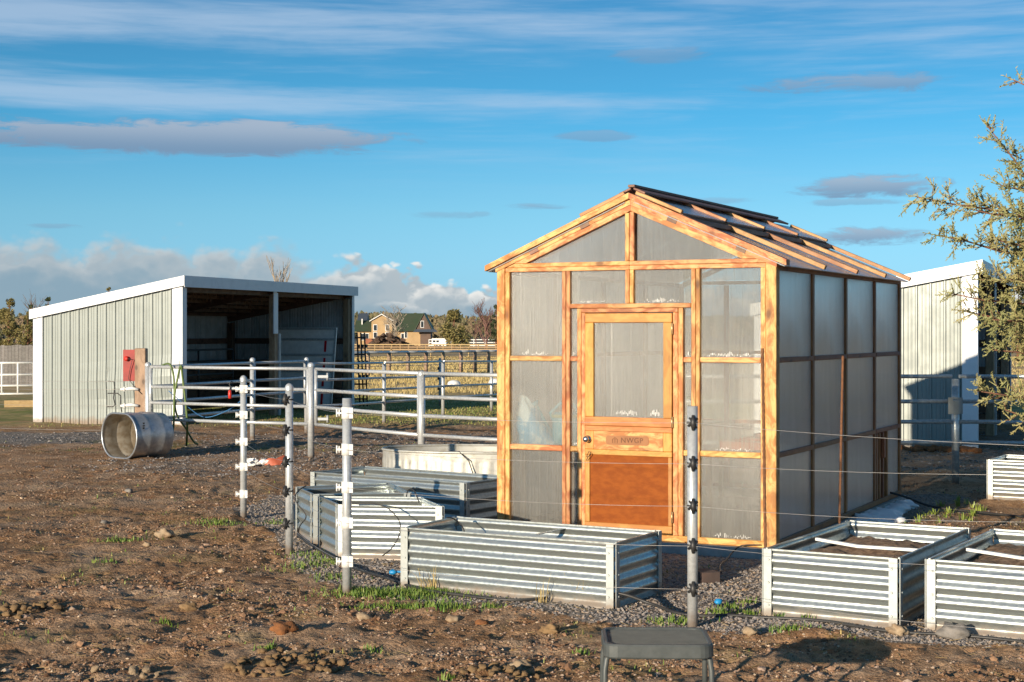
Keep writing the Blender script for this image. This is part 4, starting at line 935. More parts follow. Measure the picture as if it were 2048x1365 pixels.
# ------------------------------------------------------------------ raised beds
def corr(mb, a, b, z0, z1, nper=5.0, amp=.0100, n=None, seg=1):
    d = (b - a); L = d.length; d.normalize(); nrm = Vector((d.y, -d.x, 0)); rows = []
    steps = int(nper * 10)
    for i in range(steps + 1):
        t = i / steps; ph = t * nper * 2 * math.pi; w = math.sin(ph)
        rows.append([a + d * (L * j / seg) + nrm * amp * w + Vector((0, 0, z0 + (z1 - z0) * t)) for j in range(seg + 1)])
    mb.grid(rows, True)
def bed(label, C, h=.405, soil=None, splits=(1, 1, 1, 1), seed=0, group='corrugated raised beds'):
    """C: ground corners FL, FR, BR, BL"""
    o = C[0].copy(); o.z = 0; t = thing('raised_bed', label, 'raised bed', o, 0, group); C = [c - o for c in C]
    for c in C: c.z = 0
    cen = sum(C, Vector()) / 4; rng = random.Random(seed)
    for i in range(4):
        a, b = C[i], C[(i + 1) % 4]; n = splits[i]
        for k in range(n):
            p = a.lerp(b, k / n); q = a.lerp(b, (k + 1) / n); m = MB(); d = (b - a).normalized()
            off = Vector((d.y, -d.x, 0)) * (.003 if k % 2 else 0)
            corr(m, p + off - (d * .02 if k else Vector()), q + off, -.04, h - .008); obj('side_sheet', m, 'zinc', t)
        d = (b - a).normalized(); nr = Vector((d.y, -d.x, 0))
        obj('rim', MB().beam(a + d * .03 + Vector((0, 0, h - .004)), b - d * .03 + Vector((0, 0, h - .004)), .012, .010), 'zinc', t)
    for i in range(4):
        c = C[i]; e1 = (C[(i + 1) % 4] - c).normalized(); e0 = (C[i - 1] - c).normalized(); m = MB()
        for e, sg in ((e1, 1), (e0, -1)):
            nr = Vector((e.y, -e.x, 0)) * sg
            if nr.dot(c - cen) < 0: nr = -nr
            M = Matrix((e, nr, Vector((0, 0, 1)))).transposed()
            m.box(c + e * .022 + nr * .0155 + Vector((0, 0, h / 2 - .03)), (.052, .004, h + .062), M)
            for z in (.06, .20, .34):
                q = c + e * .030 + nr * .0175 + Vector((0, 0, z)); m.tube([q, q + nr * .006], [.0075, .005], 8)
        obj('corner_plate', m, 'corner_steel', t)
    if soil is not None:
        m = MB(); rows = []
        n1, n2 = 26, 18
        for i in range(n1 + 1):
            r = []
            for j in range(n2 + 1):
                u, v = .02 + .96 * i / n1, .02 + .96 * j / n2; p = C[0].lerp(C[3], u).lerp(C[1].lerp(C[2], u), v)
                edge = min(u, v, 1 - u, 1 - v); mound = soil + .05 * min(edge / .25, 1) + rng.uniform(-.012, .012) + .02 * math.sin(u * 9 + seed) * math.sin(v * 7 + 1)
                r.append((p.x, p.y, mound))
            rows.append(r)
        m.grid(rows, True, True); obj('soil', m, 'bed_soil', t)
    return t, C, o
def tz(px, py): return G(px, py, .405)
def flat(v): return Vector((v.x, v.y, 0))
A0, A1, A3 = G(806, 1173), G(1228, 1214), None
du = (A1 - A0).normalized(); dv = Vector((-du.y, du.x, 0))
bA, cA, oA = bed('long corrugated raised bed in front, nearest the greenhouse door', [A0, A1, A1 + dv * .70, A0 + dv * .70], splits=(2, 1, 2, 1), soil=.03, seed=1)
m = MB().beam((.92, -.03, .36), (1.22, .28, .385), .035, .004); m.beam((1.22, .28, .385), (1.25, .35, .29), .03, .004); obj('brace', m, 'zinc', bA)
bB, cB, oB = bed('small angled corrugated planter behind the white banded post', [flat(tz(678, 1009)), flat(tz(884, 1013)), flat(tz(841, 995)), flat(tz(640, 993))], soil=.10, seed=2)
bC, cC, oC = bed('small angled corrugated planter at far left of the group', [flat(tz(627, 988.5)), flat(tz(819, 986)), flat(tz(778, 966)), flat(tz(595, 974))], soil=.12, seed=3)
D0, D1 = flat(tz(624, 944)), flat(tz(930, 966)); du = (D1 - D0).normalized(); dv = Vector((-du.y, du.x, 0))
bD, cD, oD = bed('long corrugated raised bed left of the greenhouse in front of the oval trough', [D0, D1, D1 + dv * .76, D0 + dv * .76], splits=(2, 1, 2, 1), soil=.12, seed=4)
E0, E1 = G(1530, 1228), G(1795, 1254); du = (E1 - E0).normalized(); dv = Vector((-du.y, du.x, 0))
bE, cE, oE = bed('soil filled corrugated bed right of the greenhouse corner with white brace', [E0, E1, E1 + dv * 1.64, E0 + dv * 1.64], splits=(1, 2, 1, 2), soil=.285, seed=5)
EV, EU = dv, du
F0 = G(1856, 1256); bF, cF, oF = bed('soil filled corrugated bed at the right edge, front corner cut by frame', [F0, F0 + du * .83, F0 + du * .83 + dv * 1.62, F0 + dv * 1.62], splits=(2, 2, 1, 2), soil=.29, seed=6)
G0 = G(1977, 997); gu = Vector((.863, -.505, 0)).normalized(); gv = Vector((-gu.y, gu.x, 0))
bG, cG, oG = bed('distant corrugated raised bed at right edge beside the plate post', [G0, G0 + gu * 1.6, G0 + gu * 1.6 + gv * .76, G0 + gv * .76], splits=(2, 1, 2, 1), soil=.1, seed=7)
def loc(base, p): return Vector((p.x - base.x, p.y - base.y, p.z))
for (b, o, pts) in ((bE, oE, [E0 + EV * .80 + EU * .05, E0 + EV * .72 + EU * .36, E0 + EV * .62 + EU * .80]), (bF, oF, [F0 + EV * .75 + EU * .04, F0 + EV * .66 + EU * .4, F0 + EV * .58 + EU * .80])):
    q = [loc(o, p) + Vector((0, 0, z)) for p, z in zip(pts, (.375, .358, .375))]
    m = MB().beam(q[0], q[1], .03, .018); m.beam(q[1], q[2], .03, .018); obj('brace', m, 'white_plastic', b)
for k, (px, py, d, tx, ty, lab) in enumerate(((1532, 1112, 9.72, 1525, 697, 'rusty rebar stake standing before the greenhouse front corner'), (1677, 1075, 11.0, 1686, 712, 'rusty rebar stake in the back corner of the soil filled bed'))):
    b = A(px, py, d); b.z = .1; tp = A(tx, ty, d + .02); m = MB(); L = (tp - b).length; n = 74
    m.tube([b.lerp(tp, i / n) for i in range(n + 1)], [.0105 if i % 2 else .0085 for i in range(n + 1)], 8)
    single('rebar_stake', m, 'rebar', lab, 'stake', b, 'rebar stakes')

# ------------------------------------------------------------------ tanks
def stadium(Ls, Wd, n=40):
    """outline of a round ended tank, long axis X"""
    r = Wd / 2; e = max(Ls / 2 - r, 0); pts = []; per = 4 * e + 2 * math.pi * r
    for i in range(n):
        s = per * i / n
        if s < 2 * e: pts.append((-e + s, -r)); continue
        s -= 2 * e
        if s < math.pi * r: a = -math.pi / 2 + s / r; pts.append((e + r * math.cos(a), r * math.sin(a))); continue
        s -= math.pi * r
        if s < 2 * e: pts.append((e - s, r)); continue
        a = math.pi / 2 + (s - 2 * e) / r; pts.append((-e + r * math.cos(a), r * math.sin(a)))
    return pts
def tank(t, Ls, Wd, Hh, mat, inner, rib_kind, M=None):
    base = stadium(Ls, Wd, 240 if rib_kind == 'v' else 64); n = len(base)
    if rib_kind == 'v':
        ga, gb = Ls / 2, Wd / 2; base = [(ga * math.copysign(abs(math.cos(a)) ** .9, math.cos(a)), gb * math.copysign(abs(math.sin(a)) ** .9, math.sin(a))) for a in [2 * math.pi * (i + .5) / n for i in range(n)]]
    def ring(off, z, wav=0.0):
        out = []
        for i, (x, y) in enumerate(base):
            q = Vector((x, y)); nn = (Vector((x / (Ls / 2) ** 2, y / (Wd / 2) ** 2)) if rib_kind == 'v' else Vector((x - max(min(x, Ls / 2 - Wd / 2), -(Ls / 2 - Wd / 2)), y))).normalized(); o = off + wav * math.sin(i * math.pi * .5 * 1.0)
            out.append((x + nn.x * o, y + nn.y * o, z))
        return out + [out[0]]
    rows = []
    if rib_kind == 'v':
        for z, o, w in ((0, -.01, 0), (.02, 0, 0), (.05, 0, .007), (Hh - .11, 0, .007), (Hh - .075, 0, 0), (Hh - .01, .004, 0)): rows.append(ring(o, z, w))
    else:
        for z, o in ((0, -.01), (.015, 0), (Hh * .22, 0), (Hh * .25, .010), (Hh * .28, 0), (Hh * .60, 0), (Hh * .63, .010), (Hh * .66, 0), (Hh - .01, .002)): rows.append(ring(o, z))
    obj('shell', MB().grid(rows, True), mat, t)
    inn = [ring(-.004, Hh - .012)] + [ring(-.005 + o, z) for z, o in ((Hh * .66, 0), (Hh * .63, .008), (Hh * .60, 0), (Hh * .28, 0), (Hh * .25, .008), (Hh * .22, 0), (.03, 0))]
    if rib_kind == 'v': inn = [ring(-.004, Hh - .012), ring(-.006, .03)]
    m = MB().grid(inn, True); k = m.pts(ring(-.006, .03)[:-1]); m.face(list(range(k, k + n))); obj('inner_shell', m, inner, t)
    path = [Vector(p) for p in ring(.004, Hh)[:-1]]
    obj('rim', MB().tube(path, .014, 8, closed=True), mat, t)
    m = MB(); k = m.pts(ring(-.012, .004)[:-1]); m.face(list(range(k, k + n))[::-1]); obj('underside', m, mat, t)
tr = thing('water_trough', 'oval ribbed galvanized trough behind the raised beds', 'trough', Vector((-.25, 16.72, -.02)), -.10)
tank(tr, 2.30, 1.12, .50, 'trough_zinc', 'trough_zinc', 'v')
m = MB().tube([(-.30, -.53, .505), (-.25, -.56, .515), (-.14, -.60, .42), (-.10, -.61, .30), (-.08, -.64, .1)], .006, 6); obj('fill_hose', m, 'black_rubber', tr)
tk = thing('stock_tank', 'galvanized stock tank tipped over on its side near the shed', 'tank', (0, 0, 0))
tank(tk, .88, .61, .60, 'tank_zinc', 'tank_inside', 'h')
ax = Vector((.69, .72, 0)).normalized(); mm = Vector((ax.y, -ax.x, 0))          # ax: mouth to base, mm: along the mouth
c0 = G(232, 917.5); Mx = Matrix((mm, Vector((0, 0, 1)), -ax)).transposed()
if Mx.determinant() < 0: Mx = Matrix((-mm, Vector((0, 0, 1)), -ax)).transposed()
M4 = Mx.to_4x4(); M4.translation = Vector((c0.x, c0.y + .18, 0)) + ax * .60 + Vector((0, 0, .30)); tk.matrix_world = M4
m = MB(); rng = random.Random(4)
for i in range(5): m.box((.434, 0, 0), (.01, .01, .01)) if False else None
sm_ = MB()                                                    # worn stencil, too faint to read: only its ink marks
for k, (x, w, h) in enumerate(((-.085, .022, .030), (-.052, .020, .034), (-.018, .026, .030), (.030, .030, .036), (.062, .022, .036))): sm_.bx(x - w / 2, x + w / 2, 0, h, 0, .0015)
me = sm_.mesh('stencil')
sgn = 1 if (Mx @ Vector((1, 0, 0))).dot(mm) > 0 else -1
o = obj('stencil', me, 'black_rubber', tk); o.matrix_local = Matrix.Translation((sgn * .428, .10 * 1, .50)) @ Matrix(((0, 0, sgn), (-1, 0, 0), (0, -sgn, 0))).to_4x4()

# ------------------------------------------------------------------ red board post, hoses and odds at the left
wp = Vector((-5.44, 22.75, 0))
t = thing('timber_post', 'weathered square timber post between red board and gate', 'post', wp)
plank('post', t, (0, 0, -.08), (0, 0, 1.50), .16, .16, 'old_wood', up=(1, 0, 0), bev=.01)
rb = thing('red_board', 'dark red board with a round red light fixed beside the timber post', 'board', wp + Vector((-.17, -.03, 1.03)))
obj('board', MB().box((0, 0, .22), (.17, .05, .46)), 'red_paint', rb)
obj('lamp', MB().tube([(-.03, -.025, .32), (-.03, -.06, .32), (-.03, -.075, .32)], [.034, .036, .015], 14), 'bright_red', rb)
obj('cable', MB().tube([(-.03, -.07, .32), (.06, -.06, .31), (.02, -.05, .15), (.0, -.05, .02), (.10, -.06, -.1), (.2, -.06, -.2)], .005, 6), 'black_rubber', rb)
for k, (dz, lab) in enumerate(((.90, 'upper'), (.66, 'lower'))):
    m = MB().tube([(-.16, 0, 0), (.0, 0, .015), (.1, 0, 0)], [.018, .028, .02], 8); m.tube([(-.1, -.02, -.03), (-.1, -.02, .04)], .012, 6)
    single('wire_insulator', shift(m, -(wp + Vector((-.12, -.10, dz)))), 'white_plastic', lab + ' white insulator on the timber post by the red board', 'insulator', wp + Vector((-.12, -.10, dz)), 'insulators on the timber post')
fw = A(-40, 786, 24)
for k, z in enumerate((1.02, .90, .66, .30)):
    a = wp + Vector((-.2, -.1, z)); b = Vector((fw.x - 1.5, 24.4, z)); pts = [a.lerp(b, i / 10) - Vector((0, 0, .10 * (i / 10) * (1 - i / 10))) for i in range(11)]
    single('side_wire', MB().tube(pts, .0022, 5), 'wire', ('topmost', 'second', 'third', 'lowest')[k] + ' thin wire stretched across the dented shed wall at left', 'wire', a, 'wires crossing the shed wall')
a = wp + Vector((-.2, -.1, .90)); m = MB()
pts = [(-3.35, .33, -.055), (-3.2, .31, -.035), (-2.9, .28, -.04), (-2.6, .25, -.06), (-2.3, .22, -.07), (-1.95, .18, -.055)]
for (x, y, z), (x2, y2, z2) in zip(pts, pts[1:]): m.beam(a + Vector((x, y, z)), a + Vector((x2, y2, z2)), .004, .04)
single('white_tape', m, 'white_plastic', 'slack white fence tape hanging on a wire before the shed wall', 'tape', a + Vector((-2.6, .25, -.06)))
for k, pts in enumerate(([(700, 790), (740, 792), (745, 830), (738, 900), (748, 940), (735, 955), (698, 955)], [(700, 868), (765, 868), (785, 885), (783, 940), (792, 990)])):
    q = [A(x * .3077, 520 + y * .3077, 26.5) for x, y in pts]
    single('cable_loop', MB().tube(q, .010, 6), 'black_rubber', ('larger', 'smaller')[k] + ' black cable loop against the dented shed wall', 'cable', q[-1], 'cable loops')
hz_ = [(720, 690), (700, 690), (1060, 690)]
def hose(name, label, pts, r, mat, cat='hose', group=None):
    P = [Vector(p) for p in pts]; out = []
    for i in range(len(P) - 1):                                     # Catmull-Rom
        p0, p1, p2, p3 = P[max(i - 1, 0)], P[i], P[i + 1], P[min(i + 2, len(P) - 1)]
        for k in range(8):
            t = k / 8; out.append(.5 * ((2 * p1) + (p2 - p0) * t + (2 * p0 - 5 * p1 + 4 * p2 - p3) * t * t + (3 * p1 - p0 - 3 * p2 + p3) * t ** 3))
    out.append(P[-1]); return single(name, MB().tube(out, r, 8), mat, label, cat, out[0], group)
zp = lambda x, y, d: A(340 + x * .293, 530 + y * .293, d)
hose('garden_hose', 'green garden hose looped over the gate rail by the shed corner', [zp(-40, 1240, 22.6), zp(20, 1130, 22.35), zp(30, 900, 22.3), zp(55, 760, 22.3), zp(75, 690, 22.25), zp(88, 790, 22.3), zp(108, 960, 22.3), zp(118, 1100, 22.35), zp(112, 1235, 22.6)], .016, 'green_hose')
hose('garden_hose', 'second green hose loop trailing onto the gravel by the shed corner', [zp(-60, 690, 22.6), zp(-5, 678, 22.3), zp(25, 760, 22.3), zp(40, 1000, 22.35), zp(110, 1120, 22.4), zp(160, 1205, 22.6), zp(190, 1225, 22.7)], .014, 'green_hose')
hose('blue_rope', 'thin blue rope drooping from the gate in front of the shed', [zp(-10, 860, 22.4), zp(110, 960, 22.5), zp(235, 1040, 22.6), zp(380, 1000, 22.3), zp(480, 930, 22.0), zp(545, 820, 21.8)], .006, 'blue_rope', 'rope')
gh_t = thing('gate_handle', 'red grip gate handle clipped to the gate rail left of the white banded post', 'handle', P0.lerp(P1, .52) + Vector((0, -.05, .80)))
obj('grip', MB().lathe([(.001, 0), (.022, .0), (.026, .05), (.022, .11), (.012, .12)], n=12), 'bright_red', gh_t); obj('spring', MB().tube([(0, 0, .12), (.01, 0, .17), (-.01, 0, .2), (.02, .0, .24), (.03, .05, .23)], .009, 6), 'black_rubber', gh_t)

# trampled feed bag and scoop
b = G(540, 931)
sc = thing('orange_tub', 'broken orange plastic tub half sunk in mud between the posts', 'tub', b + Vector((.08, 0, 0)), .4)
m = MB(); rows = []
for i in range(7):
    t = i / 6; rows.append([((.07 + .10 * t) * math.cos(a) * 1.2, (.05 + .05 * t) * math.sin(a) + .10 * t, .10 * t + .035 * math.cos(a) + .012 * math.sin(7 * a + 3 * t)) for a in [R(170 + 200 * j / 14) for j in range(15)]])
m.grid(rows); obj('shell', m, 'orange_plastic', sc)
m = MB(); rng = random.Random(8)
for k in range(5): m.blob((rng.uniform(-.16, .12), rng.uniform(-.04, .04), .03 + rng.uniform(0, .02)), rng.uniform(.04, .065), .5, 1, (1.3, .8, .7), k, False)
tag(obj('crumpled_bag', m, 'white_plastic', None, b + Vector((-.10, 0, 0))), 'crumpled white plastic bag lying beside the orange tub', 'bag')

# ------------------------------------------------------------------ stool in the foreground
so = A(1312, 1272, 6.85); so.z = 0
st = thing('metal_stool', 'dark grey metal mesh stool at the bottom edge', 'stool', so, R(-1.5))
sw_, sd_, shh = .475, .41, .405
outline = []
for sx, sy, a0 in ((1, 1, 0), (-1, 1, 90), (-1, -1, 180), (1, -1, 270)):
    for q in range(6):
        a = R(a0 + q * 18); outline.append(Vector((sx * (sw_ / 2 - .06) + .06 * math.cos(a), sy * (sd_ / 2 - .06) + .06 * math.sin(a), 0)))
def rescale(o, k): return [Vector((p.x - math.copysign(k, p.x), p.y - math.copysign(k, p.y), 0)) for p in o]
m = MB(); n = len(outline); inn = rescale(outline, .022); rows = []
for ol, z in ((rescale(outline, .004), -.062), (outline, -.055), (outline, -.008), (rescale(outline, .004), 0), (rescale(outline, .018), 0), (inn, -.006), (inn, -.02)):
    r = [p + Vector((0, 0, shh + z)) for p in ol]; rows.append(r + [r[0]])
m.grid(rows, False); obj('seat_frame', m, 'stool_steel', st)
m = MB(); stp = .0105; hx_, hy_ = sw_ / 2 - .022, sd_ / 2 - .022
def inside_span(v, half_a, half_b, rr=.045):
    e = max(abs(v) - (half_b - rr), 0); return half_a - (rr - math.sqrt(max(rr * rr - e * e, 0)))
i = -hx_ + .004
while i < hx_:
    q = inside_span(i, hy_, hx_); m.box((i, 0, shh - .011), (.0042, 2 * q, .003)); i += stp
i = -hy_ + .004
while i < hy_:
    q = inside_span(i, hx_, hy_); m.box((0, i, shh - .0085), (2 * q, .0042, .002)); i += stp
obj('mesh_seat', m, 'stool_steel', st)
for sx in (-1, 1):
    for sy in (-1, 1):
        x, y = sx * (sw_ / 2 - .012), sy * (sd_ / 2 - .065)
        pts = [(x - sx * .02, y, shh - .045), (x - sx * .003, y + sy * .004, shh - .075), (x + sx * .004, y + sy * .012, shh - .12), (x + sx * .008, y + sy * .03, -.015)]
        obj('leg', MB().tube(pts, .0125, 12), 'stool_steel', st)

# ------------------------------------------------------------------ irrigation
def gp(px, py, dz=.012):
    p = G(px, py); p.z = gz1(p.x, p.y) + dz; return p
hose('drip_pipe', 'black irrigation pipe snaking along the front of the raised beds', [gp(588, 1010), gp(592, 1062), gp(615, 1085), gp(660, 1112, .02), gp(705, 1138, .02), gp(770, 1160, .02), gp(840, 1182, .02), gp(930, 1194, .015), gp(1030, 1203, .015), gp(1130, 1200, .03), gp(1228, 1212, .10), gp(1300, 1216, .05), gp(1350, 1226, .02), gp(1400, 1231), gp(1460, 1232), gp(1530, 1235), gp(1640, 1244), gp(1780, 1262), gp(1900, 1270), gp(2020, 1281), gp(2150, 1300)], .0105, 'black_rubber', 'pipe')
def lp(px, py, d): return A(px, py, d)
hose('drip_line', 'thin black drip line arching over the small angled planter', [lp(700, 1008, 11.93), lp(745, 1008, 11.86), lp(775, 1017, 11.8), lp(797, 1040, 11.75), lp(800, 1065, 11.7), lp(785, 1095, 11.7), lp(765, 1112, 11.75)], .005, 'black_rubber', 'hose', 'thin drip lines')
hose('drip_line', 'thin black drip line hooked over the back corner of the small planter', [lp(838, 1005, 12.4), lp(830, 985, 12.45), lp(822, 978, 12.5), lp(815, 984, 12.55), lp(812, 1000, 12.6)], .005, 'black_rubber', 'hose', 'thin drip lines')
hose('drip_line', 'thin black drip line curling inside the long front bed', [lp(893, 1036, 10.9), lp(905, 1037, 10.92), lp(920, 1048, 10.95), lp(928, 1062, 10.9), lp(932, 1090, 10.95)], .005, 'black_rubber', 'hose', 'thin drip lines')
hose('drip_line', 'thin black drip line on the left end of the leftmost planter', [lp(612, 972, 12.95), lp(594, 985, 12.85), lp(593, 1005, 12.8), lp(612, 1032, 12.75), lp(600, 1052, 12.8), lp(597, 1066, 12.85)], .005, 'black_rubber', 'hose', 'thin drip lines')
hose('drip_line', 'thin black cable dropping from the greenhouse sill to the gravel', [gw(2.30, -.02, .10), gw(2.16, -.06, .09), gw(2.10, -.10, .04), gw(2.12, -.3, .01), gw(2.17, -.6, .01), gw(2.28, -.9, .01)], .005, 'black_rubber', 'hose', 'thin drip lines')
hose('drip_line', 'black hose running from the greenhouse vent to the far bed', [gw(W_ + .02, 3.75, .16), gw(W_ + .18, 3.75, .12), gw(W_ + .42, 3.85, .03), gw(W_ + .9, 3.7, .015), gw(W_ + 1.6, 3.4, .015), gw(W_ + 2.2, 3.35, .015)], .011, 'black_rubber', 'hose', 'thin drip lines')
hose('drip_line', 'black drip line curled on the soil of the right edge bed', [F0 + EV * .9 + EU * .3 + Vector((0, 0, .33)), F0 + EV * .8 + EU * .38 + Vector((0, 0, .35)), F0 + EV * .66 + EU * .42 + Vector((0, 0, .335)), F0 + EV * .5 + EU * .6 + Vector((0, 0, .31))], .007, 'black_rubber', 'hose', 'thin drip lines')
for k, (px, py, lab) in enumerate(((786, 1152, 'blue valve cap on gravel left of the long front bed'), (1437, 1210, 'blue valve cap in weeds right of the black insulator post'), (717, 1106, 'blue valve cap at the foot of the small angled planter'))):
    p = gp(px, py, .0); t = thing('valve', lab, 'valve', p, k * 1.1, 'blue valve caps')
    obj('cap', MB().blob((0, 0, .035), .026, .12, 1, (1.2, 1, .75), k), 'blue_plastic', t); obj('wing', MB().box((.03, 0, .038), (.05, .014, .012)), 'blue_plastic', t); obj('stem', MB().tube([(0, 0, -.02), (0, 0, .03)], .010, 8), 'black_rubber', t)
b = gp(1411, 1160, 0); t = single('block', MB().box((b.x, b.y, b.z + .03), (.13, .20, .09), Matrix.Rotation(.3, 3, 'Z')), 'brick_block', 'dark paving block lying on gravel near the greenhouse door', 'block', b)
bpy.context.view_layer.update()
# snow left beside the greenhouse
m = MB(); rng = random.Random(12)
for (x, y, r) in ((.10, 2.45, .17), (.17, 2.75, .20), (.12, 2.6, .16), (.15, 3.0, .16), (.10, 3.2, .13), (.12, 3.55, .12), (.10, 3.75, .11), (.12, 3.95, .12), (.08, 4.1, .09), (.22, 2.62, .12)):
    p = gw(W_ + x, y, .015); m.blob(p, r, .22, 2, (1, 1.1, .42), rng.randint(0, 999))
single('snow_patch', m, 'snow', 'melting patch of white snow along the shaded greenhouse side', 'snow', gw(W_ + .15, 3.0, 0))
# shoots
m = MB(); rng = random.Random(15)
SPOTS = [(1850, 1032), (1868, 1028), (1882, 1008), (1893, 1034), (1897, 1026), (1918, 1005), (1927, 1035), (1945, 1030), (1948, 1010), (1956, 1016), (1962, 1018), (1880, 1052), (1915, 1000), (1934, 1003), (1840, 1046), (1943, 1043)]
for k, (px, py) in enumerate(SPOTS):
    p = gp(px, py, -.01); m = MB()
    for j in range(rng.randint(9, 16)):
        a = rng.uniform(0, 6.28); hh = rng.uniform(.035, .085); r0 = rng.uniform(0, .045); lean = rng.uniform(.1, .6) * hh; w = rng.uniform(.005, .009)
        c = Vector((math.cos(a) * r0, math.sin(a) * r0, 0)); s = Vector((-math.sin(a), math.cos(a), 0)) * w; o_ = Vector((math.cos(a), math.sin(a), 0))
        rows = [[c - s, c + s], [c + o_ * lean * .3 + Vector((0, 0, hh * .55)) - s, c + o_ * lean * .3 + Vector((0, 0, hh * .55)) + s], [c + o_ * lean + Vector((0, 0, hh)) - s * .3, c + o_ * lean + Vector((0, 0, hh)) + s * .3]]
        m.grid(rows, True)
    tag(obj('bulb_shoots', m, 'shoots', None, p), 'young green bulb shoots pushing through soil right of the greenhouse', 'plant', 'bulb shoots')

# ------------------------------------------------------------------ loose ground cover
OCT = ([(1, 0, 0), (-1, 0, 0), (0, 1, 0), (0, -1, 0), (0, 0, 1), (0, 0, -1)], [(0, 2, 4), (2, 1, 4), (1, 3, 4), (3, 0, 4), (2, 0, 5), (1, 2, 5), (3, 1, 5), (0, 3, 5)])
def scatter(name, label, mat, pos, sizes, tones, sub_shapes, cat, squash=(.75, 1.0)):
    """many small lumps in one mesh, drawn from a few base shapes"""
    n = len(pos); rng = np.random.default_rng(3); shapes = []
    for s in range(8):
        V, Fc = (OCT if sub_shapes == 'small' else ICO[0]); v = np.array([tuple(p) for p in V]); v = v * (1 + rng.uniform(-.32, .32, (len(v), 1))); shapes.append((v, np.array(Fc)))
    nv, nf = len(shapes[0][0]), len(shapes[0][1]); allv = np.empty((n, nv, 3)); allf = np.empty((n, nf, 3), np.int64)
    pick = rng.integers(0, 8, n); ang = rng.uniform(0, 6.28, n); sq = rng.uniform(squash[0] * .7, squash[1] * .8, n); el = rng.uniform(.8, 1.3, n)
    for s in range(8):
        idx = np.where(pick == s)[0]; v = shapes[s][0][None] * np.stack([el[idx], 1 / el[idx], sq[idx]], 1)[:, None, :]
        c, sn = np.cos(ang[idx])[:, None], np.sin(ang[idx])[:, None]
        x = v[:, :, 0] * c - v[:, :, 1] * sn; y = v[:, :, 0] * sn + v[:, :, 1] * c
        allv[idx] = np.stack([x, y, v[:, :, 2]], -1) * sizes[idx][:, None, None] + pos[idx][:, None, :]
        allf[idx] = shapes[s][1][None] + (idx * nv)[:, None, None]
    me = bpy.data.meshes.new(name); me.vertices.add(n * nv); me.vertices.foreach_set('co', allv.ravel()); m = n * nf
    me.loops.add(m * 3); me.polygons.add(m); me.loops.foreach_set('vertex_index', allf.ravel().astype(np.int32))
    me.polygons.foreach_set('loop_start', np.arange(0, m * 3, 3, dtype=np.int32)); me.polygons.foreach_set('loop_total', np.full(m, 3, np.int32)); me.polygons.foreach_set('use_smooth', np.zeros(m, bool)); me.update(); me.validate()
    at = me.attributes.new('tone', 'FLOAT', 'POINT'); at.data.foreach_set('value', np.repeat(tones, nv).astype(np.float32))
    return tag(obj(name, me, mat), label, cat, kind='stuff')
rg = np.random.default_rng(11)
def in_solid(x, y):
    """true where a bed, the greenhouse or the trough stands"""
    bad = np.zeros(len(x), bool)
    def quad(C):
        ins = np.ones(len(x), bool)
        for i in range(4):
            a, b = C[i], C[(i + 1) % 4]; ins &= ((b.x - a.x) * (y - a.y) - (b.y - a.y) * (x - a.x)) > 0
        return ins
    for C, o in ((cA, oA), (cB, oB), (cC, oC), (cD, oD), (cE, oE), (cF, oF), (cG, oG)): bad |= quad([c + o for c in C])
    bad |= quad([gw(-.03, -.03), gw(W_ + .03, -.03), gw(W_ + .03, L_ + .03), gw(-.03, L_ + .03)])
    return bad
def spread(n, ymin, ymax, power=1.0):
    d = ymin * (ymax / ymin) ** (rg.random(n) ** power); x = (rg.random(n) - .5) * .74 * d; return x, d
x, y = spread(120000, 6.6, 19.0); keep = (rg.random(len(x)) < yard_mask(x, y) * .95) & ~in_solid(x, y); x, y = x[keep], y[keep]
s = rg.uniform(.007, .015, len(x)); scatter('gravel', 'loose grey gravel covering the yard around the beds', 'gravel', np.stack([x, y, ground_z(x, y) + s * .15], 1), s, rg.random(len(x)), 'small', 'gravel')
x, y = spread(26000, 17.8, 28.0); zg = zones(x, y)[0]; keep = (rg.random(len(x)) < zg * .9); x, y = x[keep], y[keep]
s = rg.uniform(.010, .026, len(x)); scatter('gravel', 'dark coarse gravel on the drive behind the pipe gates', 'gravel', np.stack([x, y, ground_z(x, y)], 1), s, rg.random(len(x)) * .5, 'small', 'gravel')
def soil_ok(x, y, lo, hi):
    n1 = fbm(x * 1.3, y * 1.3, 3, 77) * .6 + fbm(x * 5, y * 5, 2, 79) * .4; return (rg.random(len(x)) < (1 - .93 * yard_mask(x, y)) * sst(n1, lo, hi)) & ~in_solid(x, y)
x, y = spread(130000, 6.3, 24.0); keep = soil_ok(x, y, .36, .60); x, y = x[keep], y[keep]
s = .003 + .009 * rg.random(len(x)) ** 2; scatter('soil_crumbs', 'fine crumbs of brown soil strewn over the paddock', 'clod', np.stack([x, y, ground_z(x, y) + s * .2], 1), s, np.clip(rg.normal(.48, .34, len(x)), 0, 1), 'small', 'soil')
x, y = spread(12000, 6.3, 24.0); keep = soil_ok(x, y, .42, .62); x, y = x[keep], y[keep]
s = .009 + .017 * rg.random(len(x)) ** 4; scatter('soil_clods', 'crumbly brown clods of trampled paddock soil', 'clod', np.stack([x, y, ground_z(x, y) + s * .1], 1), s, np.clip(rg.normal(.38, .25, len(x)), 0, 1), 'big', 'soil')
x, y = spread(1500, 6.3, 20.0); keep = ~in_solid(x, y); x, y = x[keep], y[keep]; m = MB()
for a_, b_, z_ in zip(x, y, ground_z(x, y)):
    l_ = random.uniform(.02, .075); t_ = random.uniform(0, 3.14); d_ = Vector((math.cos(t_), math.sin(t_), random.uniform(-.1, .25))) * l_; m.tube([(a_, b_, z_ + .008), Vector((a_, b_, z_ + .010)) + d_], .0017, 3, False)
single('straw', m, 'dry_grass', 'loose bits of straw strewn on the soil', 'straw', Vector((0, 0, 0)), kind='stuff')
